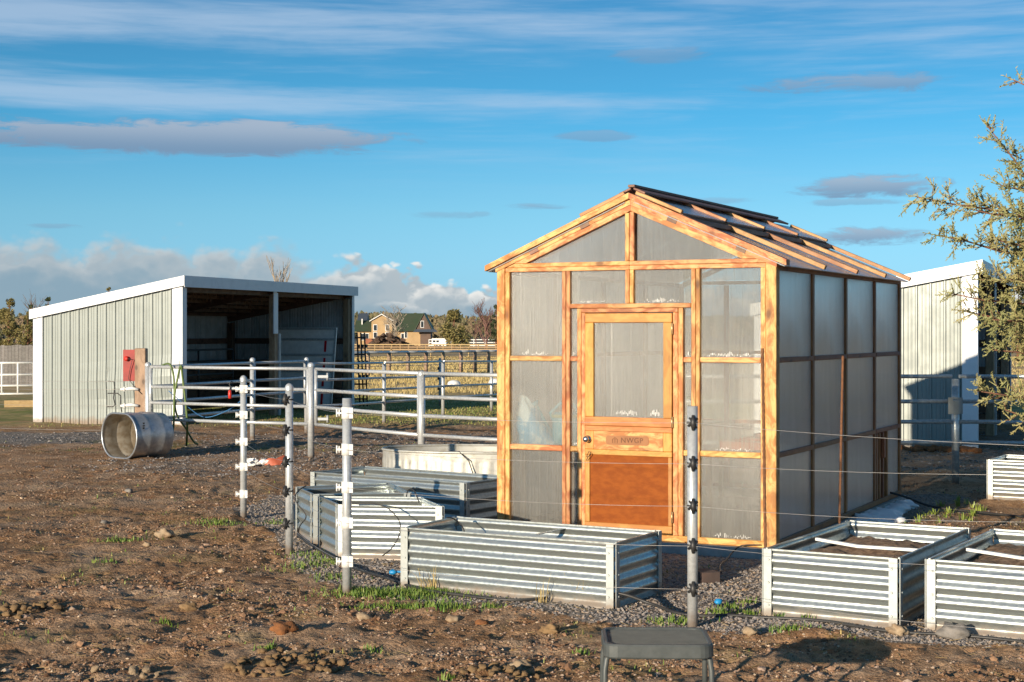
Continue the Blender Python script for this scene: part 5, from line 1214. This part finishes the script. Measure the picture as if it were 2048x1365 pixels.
# grass blades
def grass(name, label, cx, cy, n, hmin, hmax, tlo=0.0, thi=.75, lean=.6):
    hx = rg.uniform(hmin, hmax, n); a = rg.uniform(0, 6.28, n); w = rg.uniform(.0018, .0036, n) * (1 + cy / 30 + np.clip(cy - 40, 0, 200) / 12); ln = rg.uniform(.1, lean, n) * hx
    z = ground_z(cx, cy) - .004; ox, oy = np.cos(a), np.sin(a); v = np.empty((n, 5, 3))
    for k, (sd, f, l) in enumerate(((-1, 0, 0), (1, 0, 0), (-.8, .55, .35), (.8, .55, .35), (0, 1, 1))):
        v[:, k, 0] = cx - oy * w * sd + ox * ln * l; v[:, k, 1] = cy + ox * w * sd + oy * ln * l; v[:, k, 2] = z + hx * f
    me = bpy.data.meshes.new(name); base = (np.arange(n) * 5)[:, None]
    tri = np.concatenate([base + np.array([[0, 1, 3]]), base + np.array([[0, 3, 2]]), base + np.array([[2, 3, 4]])], 0)
    me.vertices.add(n * 5); me.vertices.foreach_set('co', v.ravel()); m = len(tri); me.loops.add(m * 3); me.polygons.add(m)
    me.loops.foreach_set('vertex_index', tri.ravel().astype(np.int32)); me.polygons.foreach_set('loop_start', np.arange(0, m * 3, 3, dtype=np.int32)); me.polygons.foreach_set('loop_total', np.full(m, 3, np.int32)); me.update(); me.validate()
    at = me.attributes.new('tone', 'FLOAT', 'POINT'); at.data.foreach_set('value', np.repeat(rg.uniform(tlo, thi, n), 5).astype(np.float32))
    return tag(obj(name, me, 'grass_blade'), label, 'grass', kind='stuff')
gx_, gy_ = [], []
for (px, py, rx, ry, n) in ((790, 1190, .42, .13, 1500), (735, 1188, .22, .08, 500), (850, 1183, .22, .05, 420), (895, 1218, .18, .05, 220), (830, 1215, .2, .06, 220), (985, 1215, .06, .03, 60), (1330, 1240, .1, .05, 110), (1370, 1242, .12, .06, 120),
                            (1440, 1222, .10, .04, 140), (1460, 1212, .06, .04, 90), (1500, 1225, .05, .04, 60), (1618, 1236, .05, .02, 60), (1560, 1232, .05, .02, 50), (1580, 1262, .12, .05, 120), (1500, 1203, .05, .03, 60), (430, 1052, .22, .12, 240), (240, 1082, .22, .06, 160), (210, 1125, .12, .05, 60),
                            (660, 1155, .12, .10, 120), (640, 1120, .18, .14, 160), (600, 1130, .2, .12, 120), (537, 1295, .05, .03, 70), (330, 1250, .06, .02, 40), (560, 1045, .2, .08, 120), (610, 1105, .2, .1, 110), (1270, 1290, .1, .05, 60), (740, 1297, .06, .02, 50), (1165, 1302, .06, .03, 40), (760, 1215, .2, .05, 160), (900, 1352, .05, .03, 60)):
    p = G(px, py); gx_.append(p.x + rg.normal(0, .55, n) * rx); gy_.append(p.y + rg.normal(0, .55, n) * ry * 1.6)
gx_, gy_ = np.concatenate(gx_), np.concatenate(gy_); k_ = ~in_solid(gx_, gy_)
grass('grass', 'bright green grass tufts at the edge of the gravel', gx_[k_], gy_[k_], int(k_.sum()), .012, .050)
x, y = spread(60000, 8.0, 26.0); we = zones(x, y)[2]; k_ = (rg.random(len(x)) < we * .55) & ~in_solid(x, y); x, y = x[k_], y[k_]
grass('grass', 'thin low weeds dotted over the paddock soil', x, y, len(x), .012, .04, .2, 1.0)
x = rg.uniform(-9, 6, 40000); y = rg.uniform(28.5, 44, 40000); k_ = rg.random(len(x)) < zones(x, y)[1]; x, y = x[k_], y[k_]
grass('grass', 'short pasture grass beyond the pipe fence', x, y, len(x), .02, .05, .45, 1.0)
d_ = 44 * (150 / 44) ** rg.random(52000); u_ = np.where(rg.random(52000) < .85, rg.uniform(-.125, .02, 52000), rg.uniform(.30, .38, 52000)); x, y = u_ * d_, d_
n1 = fbm(x * .5, y * .5, 3, 83); k_ = rg.random(len(x)) < sst(n1, .25, .6); x, y = x[k_], y[k_]
grass('grass', 'golden dry pasture grass in the fields beyond the yard', x, y, len(x), .05, .16, .95, 1.0, .8)
gx_, gy_ = [], []
for px, py, n in ((865, 1178, 26), (1170, 1203, 30), (1190, 1200, 20), (1085, 1203, 14), (1155, 1200, 10), (1985, 1262, 8)):
    p = G(px, py); gx_.append(p.x + rg.normal(0, .03, n)); gy_.append(p.y - .03 + rg.normal(0, .02, n))
gx_, gy_ = np.concatenate(gx_), np.concatenate(gy_); grass('grass', 'dry straw coloured stalks leaning on the long front bed', gx_, gy_, len(gx_), .05, .24, 1.0, 1.0, .9)
# stones and droppings
for k, (px, py, r, mat, lab) in enumerate(((330, 1078, .062, 'stone_pale', 'largest pale stone lying alone on the mud at left'), (294, 1091, .030, 'stone_pale', 'small pale stone just left of the largest stone'), (208, 1044, .028, 'stone_grey', 'small grey stone alone on the mud below the tank'), (258, 986, .038, 'stone_grey', 'dark grey stone on the mud under the tipped tank'),
        (725, 1240, .040, 'stone_pale', 'upright brown stone below the white banded front post'), (378, 1225, .042, 'manure', 'tan lump alone between the two dropping piles'), (905, 1236, .036, 'stone_pale', 'flat brown stone below the green grass tuft'), (1100, 1262, .045, 'manure', 'tan lump on soil left of the stool'), (965, 1245, .034, 'manure_red', 'reddish brown lump below the front bed'),
        (1500, 1270, .036, 'stone_pale', 'tan stone right of the stool beside the pipe'), (1910, 1272, .075, 'stone_grey', 'dark rock under the right edge bed'), (568, 1268, .055, 'manure_red', 'rusty orange crumbled clod above the stone pile'), (1040, 1330, .045, 'stone_pale', 'round pale stone at bottom left of the stool'), (1795, 1265, .05, 'stone_pale', 'orange tinted stone against the black pipe'))):
    p = G(px, py); p.z = gz1(p.x, p.y); m = MB().blob((0, 0, r * .45), r, .28, 2 if r > .04 else 1, (1.15, .9, .7), 100 + k); tag(obj('stone', m, mat, None, p), lab, 'stone', 'loose stones')
DUNG = {}
for mt_ in ('manure', 'stone_pale'):
    for q in range(8):
        me = MB().blob((0, 0, 0), 1.0, .34, 1, (1.2, .95, 1), 300 + q).mesh('dropping'); me.materials.append(MATS[mt_]); DUNG[(mt_, q)] = me
for k, (px, py, n, rx, ry, mat, lab) in enumerate(((62, 1222, 46, .22, .16, 'manure', 'heap of tan horse droppings at the left edge'), (575, 1322, 70, .32, .22, 'manure', 'wide heap of tan horse droppings at the bottom'), (1000, 1345, 26, .22, .10, 'manure', 'scattered horse droppings at the bottom left of the stool'), (250, 1338, 14, .2, .06, 'stone_pale', 'pale broken crust of dung at the bottom left'))):
    c = G(px, py); rng = random.Random(40 + k); c.z = gz1(c.x, c.y); t = thing('dung_heap', lab, 'dung', c, 0, 'horse droppings')
    for j in range(n):
        a = rng.uniform(0, 6.28); q = math.sqrt(rng.random()); x, y = math.cos(a) * rx * q, math.sin(a) * ry * q * 1.7; r = rng.uniform(.012, .029)
        o = bpy.data.objects.new('dropping', DUNG[(mat, rng.randrange(8))]); COL.objects.link(o); o.parent = t; o.scale = (r, r, r * rng.uniform(.6, .85)); o.rotation_euler = (rng.uniform(-.5, .5), rng.uniform(-.5, .5), rng.uniform(0, 6.28))
        o.location = (x, y, gz1(c.x + x, c.y + y) - c.z + r * .35 + (.03 * (1 - q) if rng.random() < .5 else 0))
m = MB(); c = G(1840, 893)                                                 # rough clods along the foot of the right shed
for j in range(60):
    t = random.random(); p = CR + Vector((-.93, .365, 0)) * (t * 1.9 - .1) + Vector((-.365, -.93, 0)) * random.uniform(.08, .4); m.blob((p.x, p.y, .02), random.uniform(.03, .10), .35, 1, (1.3, 1, .6), j)
single('dirt_berm', m, 'manure_red', 'low berm of dark clods along the foot of the right shed', 'soil', Vector((CR.x - .8, CR.y + .1, 0)), kind='stuff')

# ------------------------------------------------------------------ juniper at the right edge
def build_juniper():
    base = Vector((5.35, 12.3, 0)); rng = random.Random(21); br = MB(); lf = MB()
    def cone(mb, a, b, r):
        d = (b - a); 
        if d.length < 1e-6: return
        d.normalize(); x = d.orthogonal().normalized(); y = d.cross(x); n = mb.pts([a + x * r, a - x * r * .5 + y * r * .87, a - x * r * .5 - y * r * .87, b])
        mb.face((n, n + 1, n + 3)); mb.face((n + 1, n + 2, n + 3)); mb.face((n + 2, n, n + 3))
    def rv(s=1.0): return Vector((rng.gauss(0, s), rng.gauss(0, s), rng.gauss(0, s)))
    def spray(p, d, L):
        d = d.normalized(); n = max(3, int(L / .012)); tip = p + d * L; cone(lf, p, tip, .0052)
        for i in range(n):
            q = p + d * L * (i + .4) / n; s = (d * .8 + rv(.62)).normalized(); l = L * rng.uniform(.25, .5) * (1.15 - .6 * i / n); e = q + s * l; cone(lf, q, e, .0052)
            if rng.random() < .6: q2 = q + s * l * .5; cone(lf, q2, q2 + (s + rv(.6)).normalized() * l * .5, .005)
    def branch(pts, r0, dens, tw, first=.18):
        n = len(pts); br.tube(pts, [r0 * (1 - .88 * i / (n - 1)) + .0015 for i in range(n)], 7)
        tot = sum((pts[i + 1] - pts[i]).length for i in range(n - 1)); k = int(tot * dens)
        for j in range(k):
            t = first + (1 - first) * (j + rng.random()) / k; f = t * (n - 1); i = min(int(f), n - 2); p = pts[i].lerp(pts[i + 1], f - i); d = (pts[i + 1] - pts[i]).normalized()
            side = d.cross(rv()).normalized(); L = tw * (1.0 - .72 * t) * rng.uniform(.5, 1.25) + .035; q = (d * rng.uniform(.35, .9) + side * .9 + Vector((0, 0, .16))).normalized()
            e = p + q * L; br.tube([p, p.lerp(e, .5) + rv(.006), e], [.0034, .0026, .0012], 4)
            m = max(2, int(L / .024))
            for a in range(m):
                u = (a + .6) / m; c = p.lerp(e, u); spray(c, (q * .7 + rv(.55)), rng.uniform(.045, .10))
            spray(e, q, rng.uniform(.05, .10))
        spray(pts[-1], pts[-1] - pts[-2], .09)
    def arc(a, b, up, k=9):
        out = []
        for i in range(k): t = i / (k - 1); p = a.lerp(b, t); p.z += up * math.sin(math.pi * t); out.append(p + rv(.012) * (1 if 0 < i < k - 1 else 0))
        return out
    tp = base + Vector((-.1, .1, 4.4)); trunk = [base + Vector((0, 0, -.1)), base + Vector((.03, .02, .9)), base + Vector((-.02, .05, 2.0)), base + Vector((-.06, .06, 3.1)), tp]
    br.tube(trunk, [.13, .11, .085, .05, .01], 12)
    T = lambda px, py, d: A(px, py, d)
    main = [((1834, 394), 11.9, 2.55, -.05, 38), ((1868, 470), 11.7, 2.25, -.06, 34), ((1974, 252), 12.1, 2.1, -.25, 40), ((1905, 588), 11.6, 1.75, .02, 30), ((1922, 622), 11.9, 1.55, .0, 34), ((1952, 782), 11.8, 1.0, .0, 36), ((2024, 310), 12.4, 2.8, -.1, 42), ((2026, 160), 12.2, 3.1, .0, 30),
            ((1985, 700), 11.6, 1.35, .02, 44), ((1962, 560), 11.5, 1.95, .02, 40), ((1990, 480), 11.6, 2.2, .0, 46), ((1930, 415), 11.9, 2.5, .02, 36), ((2010, 820), 12.0, .85, .0, 30), ((1985, 640), 11.4, 1.6, .03, 46), ((2020, 560), 11.3, 1.8, .02, 46), ((2020, 430), 11.4, 2.4, .02, 46), ((2000, 370), 11.8, 2.6, .0, 40)]
    for (px, py), d, zt, up, dn in main:
        b = T(px, py, d); f = min(max(zt, .3), 4.2); a = Vector((base.x - .02 * f, base.y + .02 * f, f)); branch(arc(a, b, up), .020, dn * .75, .22, .10)
    for k in range(46):                                                    # the rest of the crown, most of it past the frame
        z = rng.uniform(.6, 4.2); a = rng.uniform(0, 6.28); L = (1.55 - .26 * z) * rng.uniform(.65, 1.05); p = Vector((base.x, base.y, z)); q = p + Vector((math.cos(a) * L, math.sin(a) * L, rng.uniform(.1, .5)))
        if q.x < 4.3 and q.y < 13.2: continue
        branch(arc(p, q, -.04, 6), .016, 26, .30, .12)
    for k in range(26):                                                    # dense clump on the visible flank
        z = rng.uniform(1.35, 2.9); p = Vector((base.x - .2, base.y, z)); q = T(rng.uniform(2030, 2110), rng.uniform(400, 690), rng.uniform(11.6, 12.4)); branch(arc(p, q, -.02, 6), .012, 36, .22, .3)
    t = thing('juniper_tree', 'yellow green juniper reaching into the picture from the right edge', 'tree', base)
    obj('trunk', shift(br, base), 'juniper_bark', t); obj('crown', shift(lf, base), 'juniper_leaf', t)
build_juniper()

# ------------------------------------------------------------------ background
def bare_tree(label, p, h, spread_, mat, seed, upright=.7, n0=7, depth=4, r0=None, group='bare trees'):
    rng = random.Random(seed); tr_, tw = MB(), MB(); r0 = r0 or h * .014
    def grow(a, d, L, r, lev):
        b = a + d * L; mb = tr_ if lev == 0 else tw; mid = a.lerp(b, .5) + Vector((rng.gauss(0, 1), rng.gauss(0, 1), 0)) * L * .04
        mb.tube([a, mid, b], [r, r * .8, r * .58], 5 if lev < 2 else 3, False)
        if lev >= depth: return
        for k in range(rng.randint(3, 4) if lev else n0):
            t = rng.uniform(.3, 1.0) if lev else rng.uniform(.22, 1.0); q = a.lerp(b, t); side = Vector((rng.gauss(0, 1), rng.gauss(0, 1), 0)).normalized()
            grow(q, (d * upright + side * spread_ + Vector((0, 0, .28))).normalized(), L * rng.uniform(.42, .66), r * .55, lev + 1)
    grow(Vector((0, 0, -.2)), Vector((rng.gauss(0, .03), 0, 1)).normalized(), h * .60, r0, 0)
    t = thing('bare_tree', label, 'tree', p, 0, group); obj('trunk', tr_, mat, t); obj('crown', tw, mat, t); return t
def leaf_tree(label, p, h, w, mat, seed, n=2600, leaf=.22, group='evergreen trees', skirt=.06):
    rng = random.Random(seed); tr_ = MB().tube([(0, 0, -.3), (0, 0, h * .5), (0, 0, h * .92)], [h * .03, h * .02, .02], 7); lf = MB(); lobes = []
    for k in range(26):
        u = rng.random() ** 1.15; z = h * (skirt + .1 + .80 * u); rad = w * .5 * (1 - u ** 1.6 * .85) * rng.uniform(.35, .95); a = rng.uniform(0, 6.28); lobes.append((Vector((math.cos(a) * rad, math.sin(a) * rad, z)), w * rng.uniform(.10, .2) * (1.2 - .6 * u)))
        tr_.tube([(0, 0, z * .75), lobes[-1][0]], [h * .008, h * .003], 4, False)
    for k in range(n):
        c, r = lobes[rng.randrange(len(lobes))]; d = Vector((rng.gauss(0, 1), rng.gauss(0, 1), rng.gauss(0, 1))).normalized(); q = c + d * r * rng.uniform(.55, 1.12); s = leaf * rng.uniform(.5, 1.3)
        a = Vector((rng.gauss(0, 1), rng.gauss(0, 1), rng.gauss(0, 1))).normalized(); b = a.orthogonal().normalized() * s * .55; a = a * s
        m_ = lf.pts([q - a * .5 - b * .4, q - a * .1 + b * .5, q + a * .6, q + a * .1 - b * .6]); lf.face((m_, m_ + 1, m_ + 2, m_ + 3))
    t = thing('evergreen_tree', label, 'tree', p, 0, group); obj('trunk', tr_, 'juniper_bark', t); obj('crown', lf, mat, t); return t
def far(px, d): return Vector(((px - CX) / F * d, d, terr(0, d)))
def hpx(top, d): return HC - (top - HY) / F * d - terr(0, d)              # height that reaches a photo row at distance d
bare_tree('tall slim bare poplar rising behind the left shed roof', far(556, 170), hpx(527, 170), .30, 'pale_twig', 3, 1.1, 16, 3, .16)
bare_tree('pale bare tree standing in front of the green roofed house', far(793, 400), hpx(608, 400), .75, 'pale_twig', 5, .7, 12, 4, .22)
bare_tree('reddish bare tree near the greenhouse corner in the distance', far(970, 300), hpx(600, 300), .50, 'red_twig', 8, .75, 13, 4, .20)
leaf_tree('large round juniper in the distance right of the house', far(908, 330), hpx(618, 330), 7.4, 'far_juniper', 4, 4200, .50)
leaf_tree('bushy golden juniper at the far left edge', far(18, 140), hpx(598, 140), 3.0, 'far_juniper', 6, 3000, .20)
leaf_tree('short golden juniper beside the left shed corner', far(56, 150), hpx(622, 150), 2.2, 'far_juniper', 7, 2200, .18)
leaf_tree('tall narrow dark green tree behind the left junipers', far(63, 210), hpx(597, 210), 2.6, 'far_green', 9, 1800, .24)
leaf_tree('dark green tree peeking over the left shed roof', far(97, 230), hpx(594, 230), 3.2, 'far_green', 10, 1800, .26)
leaf_tree('small juniper top showing above the sloping left shed roof', far(217, 200), hpx(571, 200), 2.0, 'far_juniper', 12, 900, .22)
bare_tree('bare grey tree between the left junipers', far(80, 240), hpx(588, 240), .55, 'bare_twig', 11, .7, 11, 3, .14)
bare_tree('bare brown bush behind the dark board fence', far(30, 190), hpx(612, 190), .75, 'bare_twig', 13, .6, 10, 3, .12)
leaf_tree('dark green tree behind the far pasture at the greenhouse corner', far(992, 420), hpx(610, 420), 5.5, 'far_green', 14, 1800, .5)
leaf_tree('juniper far behind the right shed at the right edge', far(2036, 120), hpx(600, 120), 4.2, 'far_juniper', 17, 2600, .22)
bare_tree('bare bush on the left side of the far house', far(952, 380), hpx(622, 380), .8, 'red_twig', 15, .6, 10, 3, .12)
# house
HD = 470.0; hk = HD / F; hz0 = terr(0, HD)
def hx(px): return (px - CX) * hk
def hzv(py): return HC - (py - HY) * hk - hz0
hs = thing('house', 'tan two storey house with green roofs in the distance', 'house', (hx(785), HD, hz0))
ox = hx(785)
def hbox(nm, p0, p1, y0, y1, t, b, mat, par=hs): return obj(nm, MB().bx(hx(p0) - ox, hx(p1) - ox, y0, y1, hzv(b) if b is not None else -.8, hzv(t)), mat, par)
def hgable(nm, p0, p1, top, eave, y0, y1, mat, par=hs):
    a, b, c = hx(p0) - ox, hx(p1) - ox, (hx(p0) + hx(p1)) / 2 - ox; return obj(nm, MB().prism([(a, y0, hzv(eave)), (b, y0, hzv(eave)), (c, y0, hzv(top))], (0, y1 - y0, 0)), mat, par)
hbox('wall', 743, 784, 0, 9, 642, None, 'tan_siding'); hgable('gable', 743, 784, 631, 642, 0, 9, 'tan_siding')
for p0, p1 in ((739, 763.5), (788, 763.5)):
    a, c = hx(p0) - ox, hx(p1) - ox; d = .25
    obj('roof', MB().prism([(a, -.5, hzv(643.5)), (c, -.5, hzv(629.5)), (c, -.5, hzv(628.2)), (a, -.5, hzv(642.2))], (0, 10, 0)), 'far_white' if False else 'green_roof', hs)
    obj('barge_board', MB().prism([(a, -.62, hzv(643.8)), (c, -.62, hzv(629.8)), (c, -.62, hzv(628)), (a, -.62, hzv(642))], (0, .1, 0)), 'far_white', hs)
hbox('wall', 712, 743, 1.5, 8, 662, None, 'tan_siding')
obj('roof', MB().prism([(hx(708) - ox, .6, hzv(663.5)), (hx(708) - ox, 6, hzv(641)), (hx(708) - ox, 9, hzv(663.5))], (hx(743) - hx(708), 0, 0)), 'green_roof', hs)
obj('roof', MB().prism([(hx(708) - ox, 8, hzv(646)), (hx(708) - ox, 14, hzv(626)), (hx(708) - ox, 20, hzv(646))], (hx(728) - hx(708), 0, 0)), 'slate_roof', hs)
hbox('wall', 784.5, 840, 1.5, 12, 660, None, 'tan_siding'); hbox('wall', 840.3, 861, 1.0, 12, 660, None, 'dark_siding')
obj('roof', MB().prism([(hx(786) - ox, .2, hzv(663)), (hx(786) - ox, 6.5, hzv(626.5)), (hx(786) - ox, 13, hzv(663))], (hx(846) - hx(786), 0, 0)), 'green_roof', hs)
hgable('gable', 832, 863, 628, 660.5, -.2, 11.5, 'dark_siding')
for p0, p1 in ((829, 847.5), (866, 847.5)):
    a, c = hx(p0) - ox, hx(p1) - ox; obj('roof', MB().prism([(a, -.6, hzv(663)), (c, -.6, hzv(628)), (c, -.6, hzv(626)), (a, -.6, hzv(661))], (0, 12.5, 0)), 'green_roof', hs)
obj('porch_roof', MB().prism([(hx(826) - ox, -1.6, hzv(664.5)), (hx(876) - ox, -1.6, hzv(664.5)), (hx(870) - ox, -.65, hzv(659)), (hx(832) - ox, -.65, hzv(659))], (0, .55, 0)), 'slate_roof', hs)
for p0, p1, t, b, y in ((747.5, 753.5, 650.5, 661.5, 0), (771.5, 777.5, 650.5, 661.5, 0), (747.5, 753.5, 665.5, 676, 0), (771.5, 777.5, 665.5, 676, 0), (842, 847, 643, 655, -.2), (730, 736, 668, 682, 1.5), (722, 727, 668, 680, 1.5), (802, 807, 668, 678, 1.5), (809, 813, 664, 676, 1.5)):
    w = obj('window', MB().bx(hx(p0 - 1) - ox, hx(p1 + 1) - ox, y - .10, y - .01, hzv(b + 1), hzv(t - 1)), 'far_white', hs); obj('pane', MB().bx(hx(p0) - ox, hx(p1) - ox, y - .16, y - .101, hzv(b), hzv(t)), 'house_glass', w)
hbox('chimney', 720.5, 722.5, 4, 5, 638, 650, 'far_white')
single('brick_outbuilding', MB().bx(hx(750), hx(806), 440, 448, terr(0, 440) - .5, terr(0, 440) + 2.2), 'brick_low', 'low red brick outbuilding in front of the far house', 'outbuilding', Vector((hx(778), 444, terr(0, 440))))
m = MB(); rng = random.Random(31)
for k in range(240):
    u = rng.gauss(0, .42); px = 790 + u * 62; d = 330 + rng.gauss(0, 3); hh = max(.2, 3.0 * math.exp(-((px - 775) / 36) ** 2)) * rng.random(); p = far(px, d); m.blob((p.x, p.y, p.z + hh), rng.uniform(.25, .6), .5, 0, (1.3, 1, .7), k, False)
single('brush_pile', m, 'brush', 'brown brush and manure pile in the distance before the house', 'brush pile', far(790, 330), kind='stuff')
single('far_building', MB().bx(-190, -182, 1180, 1190, 14, 20).prism([(-192, 1178, 20), (-180, 1178, 20), (-186, 1178, 22.5)], (0, 14, 0)), 'far_white', 'tiny white building on the hilltop behind the shed', 'building', Vector((-186, 1185, 14)))
# horse trailers
for k, (px, d, w, hh, lab) in enumerate(((879, 360, 3.4, 2.0, 'white horse trailer with two dark windows parked in the far field'), (911, 370, 2.2, 2.0, 'plain white trailer parked right of the windowed horse trailer'))):
    p = far(px, d); t = thing('horse_trailer', lab, 'trailer', p, -.1, 'parked trailers'); L = w
    obj('body', MB().prism([(-L / 2, -1, .45), (L / 2, -1, .45), (L / 2, -1, 1.75), (L / 2 - .25, -1, 2.15), (-L / 2 + .1, -1, 2.15), (-L / 2, -1, 2.0)], (0, 2.0, 0)), 'far_white', t)
    for x in (-.5, .3): obj('wheel', MB().tube([(x, -1.05, .32), (x, -.8, .32)], .33, 14), 'black_rubber', t)
    if k == 0:
        for x in (-1.1, -.3): obj('window', MB().bx(x - .3, x + .3, -1.03, -1.002, 1.25, 1.7), 'house_glass', t)
    obj('hitch', MB().tube([(L / 2, 0, .5), (L / 2 + .8, 0, .45)], .06, 6), 'black_steel', t)
# fences in the fields
def wood_fence(label, pts, hgt, nrail, step, mat, rw, rh, postr, mesh=False, name='wood_fence', zlow=.35):
    t = thing(name, label, 'fence', pts[0]); o = pts[0]
    for a, b in zip(pts, pts[1:]):
        d = b - a; n = max(1, round(d.length / step))
        for k in range(n + 1):
            if k == n and b is not pts[-1]: continue
            q = a.lerp(b, k / n) - o; obj('post', MB().tube([q + Vector((0, 0, -.2)), q + Vector((0, 0, hgt + .08))], postr, 7), mat, t)
        for r in range(nrail):
            z = hgt - (hgt - zlow) * r / max(nrail - 1, 1); obj('rail', MB().beam(a - o + Vector((0, -postr - rw / 2, z)), b - o + Vector((0, -postr - rw / 2, z)), rw, rh), mat, t)
    return t
wood_fence('yellowish three rail wooden fence across the far pasture', [far(700, 224), far(1010, 215)], 1.05, 3, 1.35, 'fence_wood', .06, .14, .09)
wood_fence('long white rail fence far beyond the pasture', [far(858, 420), far(1060, 420)], 1.9, 3, 3.0, 'far_white', .08, .22, .12)
wood_fence('thin wooden post fence behind the pipe topped pasture fence', [far(700, 110), far(1010, 120)], 1.0, 2, 3.4, 'fence_wood', .03, .035, .06)
pf = thing('pasture_fence', 'pasture fence of round wooden posts under one dark pipe rail', 'fence', far(690, 66)); o = pf.location.copy()
xsp = [700, 736, 778, 816, 852, 886, 922, 950, 977, 1003]
pts = []
for i, px in enumerate(xsp):
    d = 68 + 10 * (px - 736) / 244; p = far(px, d); pts.append(p); q = p - o; obj('post', MB().tube([q + Vector((0, 0, -.2)), q + Vector((0, 0, 1.02))], .095, 8), 'old_wood', pf)
for a, b in zip(pts, pts[1:]): obj('rail', MB().tube([a - o + Vector((0, 0, 1.06)), b - o + Vector((0, 0, 1.06))], .06, 8), 'galv', pf)
for z in (.2, .45, .7, .9): obj('wire', MB().tube([p - o + Vector((0, -.1, z)) for p in pts], .012, 4), 'wire', pf)
# left: dark board fence and white gate
bf = thing('board_fence', 'dark weathered board fence at the left edge behind the white gate', 'fence', far(-60, 56)); o = bf.location.copy()
a, b = far(-60, 56), far(92, 56); n = 22
for k in range(n):
    q0, q1 = a.lerp(b, k / n) - o, a.lerp(b, (k + 1) / n) - o; hgt = 1.42 + random.uniform(-.02, .02); obj('board', MB().bx(q0.x + .004, q1.x - .004, random.uniform(-.006, .006), .03, -.1, hgt), 'grey_boards', bf)
for z in (.4, 1.1): obj('rail', MB().bx(0, b.x - a.x, .031, .08, z, z + .1), 'grey_boards', bf)
a, b = A(-60, 700, 34), A(68, 700, 34); a.z = b.z = 0
gate_panel('white_gate', 'white four rail gate at the left edge beside the shed', a, b, [1.06, .80, .56, .38], .024, 'white_plastic', True, 'gate', None, 3)
gt = [o_ for o_ in bpy.data.objects if o_.name == 'white_gate'][0]
obj('brace', MB().tube([(.75, -.01, .40), (0, -.01, 1.04)], .015, 6), 'white_plastic', gt)
p = GT(8, 790); 
single('timber_beam', MB().box((-10.6, 36.5, .05), (2.6, .2, .16), Matrix.Rotation(.1, 3, 'Z')), 'fence_wood', 'pale timber lying on the ground beyond the white gate', 'timber', Vector((-10.6, 36.5, 0)))
# small white tubs in the pen
for k, (px, py, lab) in enumerate(((908, 774, 'white upturned tub on the grass between two pen posts'), (990, 770, 'white tub on the grass half hidden by the greenhouse'))):
    p = GT(px, py); t = thing('feed_tub', lab, 'tub', p, 0, 'white feed tubs'); obj('shell', MB().lathe([(.26, -.02), (.25, .05), (.2, .17), (.1, .22), (.001, .23)], n=18), 'white_plastic', t); obj('rim', MB().lathe([(.255, -.02), (.275, -.015), (.275, .015), (.25, .02)], n=18), 'white_plastic', t)
p = GT(611, 792); t = single('salt_block', MB().blob((p.x, p.y, p.z + .14), .17, .18, 1, (1.3, .9, .75), 3), 'galv', 'grey metal object lying in the grass right of the shed', 'bucket', p)
for t_ in (t,): t_.name = 'old_bucket'
bpy.context.view_layer.update()
